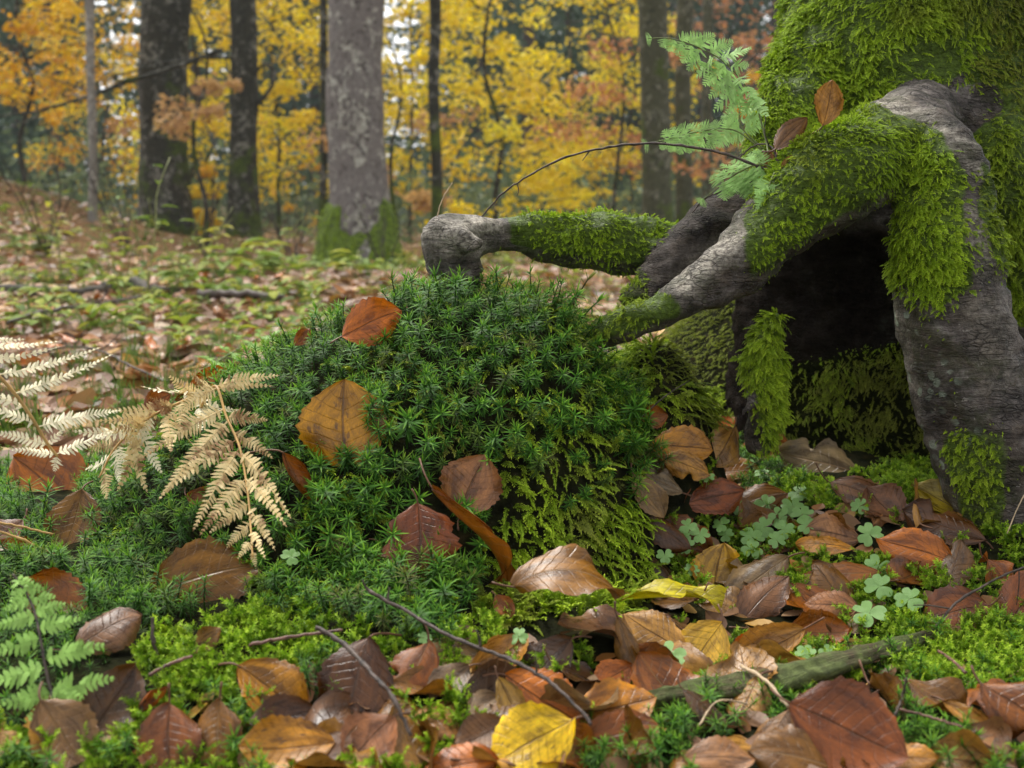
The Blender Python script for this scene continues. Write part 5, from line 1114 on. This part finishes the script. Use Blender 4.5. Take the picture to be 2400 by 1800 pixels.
# the big trunks
t, Q_, q_ = bgtree('beech_tree', 'tall pale grey beech with a thick moss skirt at its foot', 838, 10.2, 822, 128, M['t_beech'], 1.35, py0=612, wob=.01)
r0 = 128 * .5 * 10.2 / F; bx = Q_[0]
def moss_skirt(t, bx, r0, prof, lumps, mat):
    V = []; n = 28; m = len(prof)
    for i, (z, k) in enumerate(prof):
        for j in range(n):
            a = j * 2 * math.pi / n; kk = k * (1 + lumps * math.cos(3 * a + .8) * (1 - i / m) + .16 * float(vnoise(3 * math.cos(a) + 5, 3 * math.sin(a), z * 6, s=5)))
            zz = z * (1 + .22 * float(vnoise(2 * math.cos(a), 2 * math.sin(a) + 9, s=8)))
            V.append((bx[0] + r0 * kk * math.cos(a), bx[1] + r0 * kk * math.sin(a), bx[2] + zz))
    f = [(i * n + j, i * n + (j + 1) % n, (i + 1) * n + (j + 1) % n, (i + 1) * n + j) for i in range(m - 1) for j in range(n)]
    mb = MB(); mb.add(V, f); return mb.build('moss_cover', mat, t)
mk = moss_skirt(t, bx, r0, [(0, 1.9), (.1, 1.66), (.22, 1.5), (.36, 1.34), (.48, 1.24), (.58, 1.16), (.66, .98)], .14, M['base_moss'])
# sprigs that roughen the skirt
Vm = np.array([v.co for v in mk.data.vertices]) + np.array(mk.location) + np.array(t.location); nS = 6500
ii = rng.integers(0, 28 * 6, nS); P = Vm[ii] * rng.random((nS, 1)); P = Vm[ii] + (Vm[np.minimum(ii + 28, len(Vm) - 1)] - Vm[ii]) * rng.random((nS, 1)) + rng.normal(0, .008, (nS, 3)); nrm_ = norm((P - bx) * [1, 1, 0])
scatter('moss_cover', PC['feather'], P - nrm_ * .02, norm(nrm_ * .45 + [0, 0, -.7] + rng.normal(0, .35, P.shape)), nrm_, rng.uniform(1.0, 1.9, nS), rng.uniform(0, .35, nS), t)
t, Q_, q_ = bgtree('mossy_trunk_tree', 'dark straight tree with green moss and pale bark flecks left of the grey beech', 572, 12.5, 568, 62, M['t_dark'], 1.3, py0=600)
Q2 = [Q_[14], Q_[14] + [.18, 0, .05], Q_[14] + [.36, 0, .22], Q_[14] + [.40, 0, .52], Q_[14] + [.30, 0, .74], Q_[14] + [.05, 0, .66]]
Q2 = [at(585, 255, 12.5), at(612, 235, 12.45), at(638, 200, 12.4), at(642, 165, 12.4), at(620, 150, 12.4), at(590, 178, 12.45)]
Q3, q3 = resample(Q2, [.03, .026, .022, .02, .018, .012], 30); mb = MB(); mb.add(*tube(Q3, q3, 6)); o = mb.build('limb', M['t_dark'], t); o['label'] = 'thin limb looping round beside the trunk'
bgtree('mossy_trunk_tree', 'broad dark mossy trunk seen through orange leaves on the far left', 388, 12.6, 376, 108, M['t_dark'], 1.2, py0=565)
bgtree('slender_tree', 'slender pale trunk standing alone at the far left', 218, 10.5, 205, 19, M['t_pale'], 1.1, py0=560)
bgtree('slender_tree', 'thin black trunk between the grey beech and the low mossy root', 1018, 10.6, 1006, 25, M['t_dark'], 1.2, py0=545, wob=.03)
bgtree('slender_tree', 'dark sapling stem hugging the left side of the grey beech', 748, 11.5, 742, 16, M['t_dark'], 1.2, py0=545, wob=.03)
bgtree('mossy_trunk_tree', 'olive mossy trunk left of the fern on the tree', 1545, 11.5, 1528, 66, M['t_moss'], 1.2, py0=545)
bgtree('mossy_trunk_tree', 'narrow mossy trunk close right of the olive trunk', 1606, 13.5, 1603, 38, M['t_moss'], 1.2, py0=545)
bgtree('slender_tree', 'thin grey stem in the gap behind the fork of the roots', 1660, 16, 1655, 24, M['t_moss'], 1.2, py0=540)
# beech saplings with leaves
SAP = [  # px, Y, colour, radius m, zlo, zhi, leaves, label
 (1162, 12.0, 'yellow', 1.25, .3, 3.2, 2900, 'yellow beech sapling with a thin dark stem behind the knuckle root'),
 (655, 14.5, 'yellow', 1.15, .7, 3.6, 3600, 'bright yellow beech sapling between the dark tree and the grey beech'),
 (960, 15.5, 'yellow', 1.15, .5, 3.6, 3000, 'yellow beech sapling just right of the grey beech'),
 (1340, 14.0, 'yellow', 1.35, .6, 3.4, 3000, 'yellow beech sapling in the middle gap before the olive trunk'),
 (1480, 18.0, 'yellow', 1.5, .3, 4.4, 2000, 'yellow beech sapling low behind the olive trunk'),
 (1430, 12.2, 'copper', .9, .9, 2.4, 700, 'coppery beech spray beside the olive trunk'),
 (1690, 17.0, 'copper', 1.5, .6, 3.8, 1900, 'coppery beech sapling behind the fern on the tree'),
 (1760, 15.0, 'orange', .8, .7, 2.6, 900, 'orange yellow beech sapling beside the mossy trunk'),
 (70, 12.0, 'orange', 1.0, .9, 2.5, 2000, 'orange beech sapling at the far left edge'),
 (-90, 12.0, 'orange', 1.2, .5, 3.0, 1500, 'orange yellow beech sapling cut by the left edge'),
 (250, 17.0, 'orange', 1.5, .9, 3.4, 2600, 'orange yellow beech sapling before the broad dark trunk'),
 (460, 15.0, 'yellow', 1.05, .9, 3.8, 2600, 'yellow beech sapling right of the broad dark trunk'),
 (480, 11.0, 'tan', .7, 1.05, 1.6, 420, 'tan beech spray hanging across the two dark trunks'),
 (930, 11.2, 'tan', .8, .35, 1.4, 700, 'tan beech spray before the thin black trunk'),
 (500, 13.0, 'orange', .55, .0, .9, 500, 'low orange beech seedling at the foot of the dark straight tree'),
 (700, 18.0, 'orange', .9, .2, 1.8, 900, 'orange beech sapling low behind the grey beech'),
 (300, 20.0, 'orange', 1.6, .2, 2.0, 700, 'low orange beech sapling far behind the slender pale trunk'),
 (1560, 20.0, 'yellow', 1.2, .0, 3.6, 1300, 'far yellow beech sapling between the mossy trunks'),
 (880, 17.0, 'yellow', .9, .8, 3.9, 1500, 'far yellow beech sapling behind the grey beech')]
for k, (px_, Y, cn, rad, zl, zh, nl, lab) in enumerate(SAP):
    nl = int(nl * .72); b = at(px_, 560, Y); b[2] = float(H(b[0], b[1])) - .05
    t = empty('beech_sapling', b, lab, 'tree'); hgt = zh + .8
    P = np.array([b + np.array([rng.normal(0, .05) * s * 3, rng.normal(0, .05) * 2 * s, hgt * s]) for s in np.linspace(0, 1, 7)]); mat = M['t_dark']
    Q_, q_ = resample(P, np.linspace(.028 if k else .04, .008, 7), 30); mb = MB(); mb.add(*tube(Q_, q_, 6)); mb.build('trunk', mat, t)
    Vs, Fs, Ts = [], [], []; nsp = max(6, int(nl / 62))
    for j in range(nsp):
        z = zl + (zh - zl) * (j + rng.random()) / nsp; i = min(int(z / hgt * 29), 29); a = Q_[i].copy(); az = rng.uniform(0, 6.28); L = rad * rng.uniform(.5, 1.05)
        d = np.array([math.cos(az), math.sin(az) * .8, rng.uniform(.0, .35)])
        if j % 3 == 0:
            limb(t, a, norm(d), L, .012, mat, -.1)
        cs = rng.normal(.5, .17)
        spray(Vs, Fs, Ts, a + norm(d) * L * .12, d, L, L * .34, 88 if L > .5 * rad else 60, .078, cs, -.12)
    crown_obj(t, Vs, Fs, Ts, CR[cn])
# long dark limbs crossing on the left
for lab, pts_, r_ in (('long dark limb slanting across the orange leaves on the left', [(520, 118, 11.5), (400, 160, 11.5), (280, 200, 11.5), (160, 240, 11.4), (60, 265, 11.3), (-60, 275, 11.2)], .016), ('thin dark limb sweeping through the yellow leaves on the left', [(560, 135, 11.8), (440, 138, 11.8), (300, 170, 11.7), (150, 215, 11.7)], .011)):
    stick('branch', lab, [at(*p) for p in pts_], r_ * 1.6, r_ * .5, M['t_dark'], 'branch', seed=41, side=[(.3, -.9, 0, -.3, .5), (.5, -.9, 0, .3, .6), (.7, -.8, 0, -.4, .4)])
# spruces
M['needles'] = mat_crown('spruce_needles', [(0., (.035, .065, .038)), (.5, (.075, .125, .068)), (1., (.15, .21, .11))], .25)
def spruce(Y, px_, hgt, seed, label, group, src=None):
    b = at(px_, 540, Y); b[2] = float(H(b[0], b[1])) - .1
    if src is not None:
        t = src.copy(); col.objects.link(t); t.location = b; s_ = hgt / src['hh']; t.scale = (s_, s_, s_); t.rotation_euler = (0, 0, seed * 1.7)
        t['label'] = label; t['group'] = group
        for c_ in list(src.children): c2 = c_.copy(); col.objects.link(c2); c2.parent = t
        return t
    t = empty('spruce_tree', b, label, 'tree', group); t['hh'] = hgt
    Q_, q_ = resample([b, b + [0, 0, hgt * .5], b + [0, 0, hgt]], [.17, .12, .03], 16); mb = MB(); mb.add(*tube(Q_, q_, 8)); mb.build('trunk', M['t_spruce'], t)
    Vs, Fs, Ts = [], [], []; r_ = np.random.default_rng(seed); q = []; z = 1.0
    while z < hgt * .97:
        for _ in range(4):
            az = r_.uniform(0, 6.28); L = min(2.2, (hgt - z) * .30) * r_.uniform(.6, 1.1) + .15; d = np.array([math.cos(az), math.sin(az), -.25]); a = b + np.array([0, 0, z])
            n = int(14 + L * 16); s_ = r_.random(n) ** .7; p = a + d * (s_ * L)[:, None] + np.array([0, 0, .22]) * (L * s_ ** 2)[:, None]
            sdv = np.cross(d, [0, 0, 1.]); dirv = norm(d * .5 + sdv * r_.choice([-1, 1], n)[:, None] * r_.uniform(.2, 1, n)[:, None] + np.array([0, 0, -1.]) * r_.uniform(.1, 1.0, n)[:, None]); ln = r_.uniform(.14, .38, n)[:, None] * (1 - .4 * s_[:, None])
            wv = norm(np.cross(dirv, r_.normal(0, 1, (n, 3)))) * .032
            V = np.stack([p - wv * .6, p + wv * .6, p + dirv * ln * .6 + wv, p + dirv * ln, p + dirv * ln * .6 - wv], 1).reshape(-1, 3); b0 = sum(len(v) for v in Vs); i0 = b0 + 5 * np.arange(n)
            Vs.append(V); q.append(np.stack([i0, i0 + 1, i0 + 2, i0 + 3, i0 + 4], -1)); Ts.append(np.clip(np.repeat(r_.normal(.45, .2, n), 5), 0, 1))
        z += .26
    crown_obj(t, Vs, q, Ts, M['needles']); return t
SG = 'dark spruces standing behind the beeches'
proto = [spruce(24, 150, 13, 1, 'tall dark spruce at the left behind the orange beeches', SG), spruce(27, 470, 15, 2, 'dark spruce between the two left trunks', SG), spruce(25, 1240, 13, 3, 'dark spruce behind the yellow sapling by the knuckle', SG)]
k = 0
for Y, px_, h_ in [(26, -60, 14), (30, 60, 15), (33, 240, 14), (31, 560, 13), (36, 640, 15), (34, 745, 14), (40, 850, 11), (37, 1080, 14), (30, 1130, 14), (33, 1330, 15), (27, 1420, 13), (35, 1500, 15), (29, 1640, 14), (38, 1580, 15), (34, 1720, 15), (40, 1200, 16), (42, 420, 16), (45, 130, 17), (44, 1400, 17), (31, 1800, 14), (28, -200, 14), (36, 1950, 15), (41, -60, 19), (39, 180, 18), (44, 620, 20), (43, 780, 19), (46, 1150, 19), (45, 1260, 20), (41, 1480, 19), (55, 1380, 22), (55, 1220, 22), (56, 680, 22), (54, 480, 21), (57, 60, 22), (58, 850, 20), (47, 1560, 20), (43, 1750, 19), (58, 1500, 23), (39, 1060, 12), (60, 1100, 16), (38, 2400, 15), (33, 2600, 14), (30, -420, 14), (48, 700, 16), (48, 1010, 11), (50, 1300, 18), (52, 560, 18), (52, 1650, 18), (46, 0, 17)]:
    k += 1; spruce(Y, px_, h_, k, 'dark spruce standing deep in the wood behind the beeches', SG, proto[k % 3])

# ---------------------------------------------------------------- low plants of the middle distance
def herb(px_, py_, h, nst, nlf, size, tone, label, group=None, Yo=None):
    h, size, nlf = h * 1.15, size * 1.3, nlf + 1
    b = hit(px_, py_) if Yo is None else at(px_, py_, Yo); b[2] = float(H(b[0], b[1])); t = empty('forest_herb', b, label, 'plant', group)
    for s_ in range(nst):
        lean = rng.normal(0, .35, 2); hh = h * rng.uniform(.65, 1.05); P = np.array([b + np.array([lean[0] * hh * q * q + rng.normal(0, .01), lean[1] * hh * q * q, hh * q]) for q in np.linspace(0, 1, 5)])
        Q_, q_ = resample(P, np.linspace(.0035, .0016, 5), 12); mb = MB(); mb.add(*tube(Q_, q_, 5)); st = mb.build('stem', M['herbstem'], t)
        for j in range(nlf):
            q = .25 + .75 * (j + rng.random() * .4) / nlf; i = min(int(q * 11), 11); az = j * 2.4 + rng.uniform(0, 1); a = Q_[i]; L = size * rng.uniform(.7, 1.15); d = norm([math.cos(az), math.sin(az), rng.uniform(-.1, .45)])
            sd_ = norm(np.cross(d, [0, 0, 1.])); nn = np.cross(sd_, d); V = []; f = []
            for jj in range(6):
                v = jj / 5; hw = L * .24 * math.sin(max(.02, v ** .8) * math.pi * .98); c_ = a + d * (L * (.25 + v)) + np.array([0, 0, -.28]) * L * v * v
                V += [c_ - sd_ * hw + nn * hw * .4, c_, c_ + sd_ * hw + nn * hw * .4]
                if jj: f += [(3 * jj - 3, 3 * jj - 2, 3 * jj + 1, 3 * jj), (3 * jj - 2, 3 * jj - 1, 3 * jj + 2, 3 * jj + 1)]
            mb = MB(); mb.add(V, f, np.clip(rng.normal(tone, .15), 0, 1)); mb.build('leaf', M['herb'], st)
M['herbstem'] = mat_plain('herb_stem', (.22, .24, .07), .6)
for a_ in [(342, 585, .50, 2, 7, .060, .2, 'tall green leafy plant standing before the broad dark trunk', None, 4.2), (290, 590, .30, 2, 5, .055, .75, 'yellow leaved plant at the foot of the tall green plant', None, 4.0), (405, 588, .34, 2, 4, .055, .45, 'thin plant with pale stems right of the tall green plant', None, 4.4),
           (520, 660, .16, 3, 5, .12, .5, 'broad leaved yellow green plant left of the hummock top'), (600, 652, .15, 3, 5, .12, .45, 'spreading light green plant before the dark straight tree'), (660, 645, .13, 3, 4, .11, .55, 'pale yellow green plant before the grey beech'), (455, 690, .10, 3, 4, .09, .5, 'low lime plant at the end of the dark log'), (430, 640, .12, 3, 4, .10, .6, 'lime plant behind the dark log'),
           (250, 690, .08, 2, 4, .08, .55, 'small lime plant in front of the dark log'), (740, 640, .13, 3, 4, .10, .4, 'light green plant at the moss skirt of the grey beech'), (830, 648, .12, 3, 4, .09, .6, 'yellow green plant just behind the hummock'), (950, 625, .16, 3, 4, .08, .9, 'bright yellow plant left of the root knuckle'), (180, 640, .10, 3, 4, .09, .5, 'pale plant by the slender pale trunk'), (60, 600, .16, 3, 5, .10, .4, 'green plant on the bank at the far left'), (560, 700, .08, 3, 4, .07, .5, 'low pale herb by the grey branch'), (700, 690, .07, 3, 4, .07, .45, 'low green herb behind the left shoulder of the hummock'), (120, 720, .07, 3, 4, .07, .6, 'low lime herb behind the bleached fern'), (1180, 620, .12, 2, 4, .08, .6, 'lime plant seen under the mossy root'), (1320, 630, .14, 3, 4, .10, .8, 'yellow plant seen through the gap under the mossy root')]:
    herb(*a_)
for a_ in [(40, 560, .62, 3, 7, .060, .35, 'tall green plant on the bank at the far left edge', None, 6.5), (140, 560, .45, 3, 6, .060, .8, 'yellowing tall plant left of the slender pale trunk', None, 6.2), (-30, 560, .5, 3, 6, .065, .15, 'dark green plant cut by the left edge', None, 5.8), (480, 600, .34, 2, 6, .055, .9, 'yellow plant between the two dark trunks', None, 5.2), (640, 600, .30, 3, 5, .06, .4, 'green plant right of the dark straight tree', None, 6.0), (245, 560, .5, 2, 6, .055, .55, 'leafy stem right of the slender pale trunk', None, 6.8)]:
    herb(*a_)
for k_, (x_, yo_, h_, lab_) in enumerate([(110, 7.5, 1.0, 'bare twiggy shrub on the far left bank'), (480, 8.5, .9, 'bare twiggy shrub between the dark trunks'), (690, 8.0, .7, 'bare twiggy shrub left of the beech moss skirt'), (900, 8.5, .6, 'bare twiggy shrub right of the beech moss skirt'), (300, 9.0, 1.2, 'bare twiggy shrub left of the broad dark trunk')]):
    b = at(x_, 560, yo_); b[2] = float(H(b[0], b[1])); t = empty('bare_shrub', b, lab_, 'shrub')
    for j in range(6):
        az = rng.uniform(0, 6.28); d = norm([math.cos(az) * .45, math.sin(az) * .45, 1.]); Q_ = limb(t, b, d, h_ * rng.uniform(.6, 1.1), .007, M['log'], .05, 'stem')
        limb(t, Q_[9], norm(d + rng.normal(0, .5, 3)), h_ * .4, .004, M['log'], .05, 'side_shoot')
# grass, far leaf litter and undergrowth: stuff
def grass_tuft(seed):
    r_ = np.random.default_rng(seed); mb = MB()
    for i in range(16):
        az = r_.uniform(0, 6.28); h = r_.uniform(.5, 1.); ln = r_.uniform(.2, .9); d = np.array([math.cos(az), math.sin(az), 0]); s_ = np.array([-d[1], d[0], 0]) * .018; b = d * r_.uniform(0, .12); V = []; f = []
        for j in range(4):
            q = j / 3; c_ = b + d * ln * h * q * q * .7 + np.array([0, 0, h * q * (1 - .25 * q * ln)]); V += [c_ - s_ * (1 - q * .95), c_ + s_ * (1 - q * .95)]
            if j: f.append((2 * j - 2, 2 * j - 1, 2 * j + 1, 2 * j))
        mb.add(V, f, np.clip(r_.normal(.35, .2), 0, 1))
    return mb
def litter_leaf(seed):
    r_ = np.random.default_rng(seed); mb = MB(); V = []; f = []; c_ = r_.uniform(-.4, .4)
    for j in range(6):
        v = j / 5; hw = .33 * math.sin(max(.03, v ** .85) * math.pi * .985)
        V += [(-hw, v - .5, .12 * abs(hw) + c_ * (v - .5) ** 2), (0, v - .5, c_ * (v - .5) ** 2 - .02), (hw, v - .5, .2 * hw + c_ * (v - .5) ** 2)]
        if j: f += [(3 * j - 3, 3 * j - 2, 3 * j + 1, 3 * j), (3 * j - 2, 3 * j - 1, 3 * j + 2, 3 * j + 1)]
    mb.add(V, f, r_.uniform(0, 1)); return mb
M['grass'] = mat_crown('grass_blade', [(0., (.06, .11, .02)), (.5, (.14, .22, .04)), (1., (.32, .34, .09))], .35)
def mat_litter():
    m = NT('litter_leaf'); oi = m.n('ShaderNodeObjectInfo'); c = m.ramp(oi.outputs['Random'], [(0., (.08, .036, .015)), (.2, (.20, .10, .045)), (.4, (.30, .16, .08)), (.55, (.36, .14, .022)), (.72, (.22, .115, .07)), (.86, (.40, .25, .125)), (1., (.44, .24, .025))])
    return m.finish(c, .5, .4, None, .15)
M['litter'] = mat_litter()
PC['grass'] = proto_coll('grass', grass_tuft, 4, M['grass']); PC['litter'] = proto_coll('litter', litter_leaf, 5, M['litter'])
def field(n, y0, y1, pw=1.0):
    y = y0 * (y1 / y0) ** (rng.random(n) ** pw); x = (rng.random(n) * 1.5 - .75) * y * 1.1; return np.stack([x, y, H(x, y)], -1)
def off_mound(P): return ~((np.abs(P[:, 0] + .1) < .55) & (P[:, 1] < 1.45)) & ~((P[:, 0] > .05) & (P[:, 0] < .8) & (P[:, 1] < 1.9))
P = field(19000, 1.35, 26); P = P[off_mound(P)]; n = len(P); az = rng.uniform(0, 6.28, n); nn = norm(np.stack([rng.normal(0, .3, n), rng.normal(-.12, .3, n), np.ones(n)], -1))
o = scatter('leaf_litter', PC['litter'], P + [0, 0, .012], nn, np.stack([np.cos(az), np.sin(az), 0 * az], -1), rng.uniform(.05, .095, n)); o['label'] = 'carpet of fallen leaves receding across the woodland floor'
P = field(4200, 1.5, 16); P = P[off_mound(P)]; P = P[fbm(P[:, 0] * 1.6, P[:, 1] * 1.6, s=95) > -.05]; n = len(P); az = rng.uniform(0, 6.28, n)
o = scatter('grass', PC['grass'], P, norm(np.stack([rng.normal(0, .2, n), rng.normal(0, .2, n), np.ones(n)], -1)), np.stack([np.cos(az), np.sin(az), 0 * az], -1), rng.uniform(.035, .11, n) * (1 + .04 * P[:, 1])); o['label'] = 'thin grass and sprouts growing through the leaf litter'
# litter crumbs in the near soil
P, a, b = gpts([[(p[0], p[1]) for p in FRONT]], .024); n = len(P); az = rng.uniform(0, 6.28, n); nn = norm(np.stack([rng.normal(0, .45, n), rng.normal(-.2, .45, n), np.ones(n)], -1))
o = scatter('leaf_litter', PC['litter'], P + [0, 0, .003], nn, np.stack([np.cos(az), np.sin(az), 0 * az], -1), rng.uniform(.010, .030, n)); o['label'] = 'broken leaf crumbs on the soil between the larger leaves'
def bush(seed):
    r_ = np.random.default_rng(seed); mb = MB()
    for i in range(90):
        az = r_.uniform(0, 6.28); rr = r_.random() ** .5 * .6; p = np.array([math.cos(az) * rr, math.sin(az) * rr, r_.random() ** .8]); u_ = norm(r_.normal(0, 1, 3)); v_ = norm(np.cross(u_, r_.normal(0, 1, 3))); s_ = r_.uniform(.03, .07)
        mb.add([p - u_ * s_, p + v_ * s_ * .5, p + u_ * s_, p - v_ * s_ * .5], [(0, 1, 2, 3)], np.clip(r_.normal(.4, .22), 0, 1))
    return mb
M['brush_leaf'] = mat_crown('undergrowth_leaf', [(0., (.06, .09, .05)), (.5, (.14, .19, .09)), (1., (.30, .33, .13))], .35)
PC['bush'] = proto_coll('undergrowth', bush, 4, M['brush_leaf'])
def sprout(seed):
    r_ = np.random.default_rng(seed); mb = MB()
    for i in range(7):
        az = i * 2.4 + r_.uniform(-.3, .3); d = norm([math.cos(az), math.sin(az), r_.uniform(-.05, .5)]); s_ = norm(np.cross(d, [0, 0, 1.])); nn = np.cross(s_, d); a = np.array([0, 0, r_.uniform(.25, .8)]); L = r_.uniform(.4, .75); V = []; f = []
        for j in range(5):
            v = j / 4; hw = L * .27 * math.sin(max(.03, v ** .8) * math.pi * .98); p = a + d * L * (.12 + v) + np.array([0, 0, -.22 * L * v * v]); V += [p - s_ * hw + nn * hw * .35, p, p + s_ * hw + nn * hw * .35]
            if j: f += [(3 * j - 3, 3 * j - 2, 3 * j + 1, 3 * j), (3 * j - 2, 3 * j - 1, 3 * j + 2, 3 * j + 1)]
        mb.add(V, f, np.clip(r_.normal(.5, .2), 0, 1))
    return mb
PC['sprout'] = proto_coll('seedling', sprout, 5, M['herb'])
P = field(1900, 2.2, 20); P = P[off_mound(P)]; P = P[fbm(P[:, 0] * 1.1, P[:, 1] * 1.1, s=97) > -.15 - .25 * sstep(2, 6, P[:, 1])]; n = len(P); az = rng.uniform(0, 6.28, n)
o = scatter('ground_herbs', PC['sprout'], P, norm(np.stack([rng.normal(0, .2, n), rng.normal(0, .2, n), np.ones(n)], -1)), np.stack([np.cos(az), np.sin(az), 0 * az], -1), rng.uniform(.04, .085, n) * (1 + .05 * P[:, 1])); o['label'] = 'low yellow green seedlings and herbs among the fallen leaves'
n = 900; y = rng.uniform(13, 55, n); x = (rng.random(n) * 1.6 - .8) * y; P = np.stack([x, y, H(x, y) - .05], -1); az = rng.uniform(0, 6.28, n)
o = scatter('undergrowth', PC['bush'], P, np.tile([0, 0, 1.], (n, 1)), np.stack([np.cos(az), np.sin(az), 0 * az], -1), rng.uniform(.5, 1.4, n) * (1 + (y - 13) * .02)); o['label'] = 'grey green undergrowth along the far woodland floor'

# ---------------------------------------------------------------- the damp air of the wood
hb = bpy.data.meshes.new('haze'); x0, x1, y0_, y1_, z0, z1 = -250, 250, -30, 320, -3, 32
hb.from_pydata([(x, y, z) for z in (z0, z1) for y in (y0_, y1_) for x in (x0, x1)], [], [(0, 2, 3, 1), (4, 5, 7, 6), (0, 1, 5, 4), (2, 6, 7, 3), (0, 4, 6, 2), (1, 3, 7, 5)])
hm = bpy.data.materials.new('damp_air'); hm.use_nodes = True; ht = hm.node_tree; ht.nodes.clear(); ho = ht.nodes.new('ShaderNodeOutputMaterial'); hv = ht.nodes.new('ShaderNodeVolumePrincipled')
hv.inputs['Density'].default_value = .0016; hv.inputs['Color'].default_value = (.82, .90, .93, 1); ht.links.new(hv.outputs[0], ho.inputs['Volume'])
hb.materials.append(hm); hz = bpy.data.objects.new('haze', hb); col.objects.link(hz); tag(hz, 'pale damp air that softens the far wood', None, None, 'stuff')
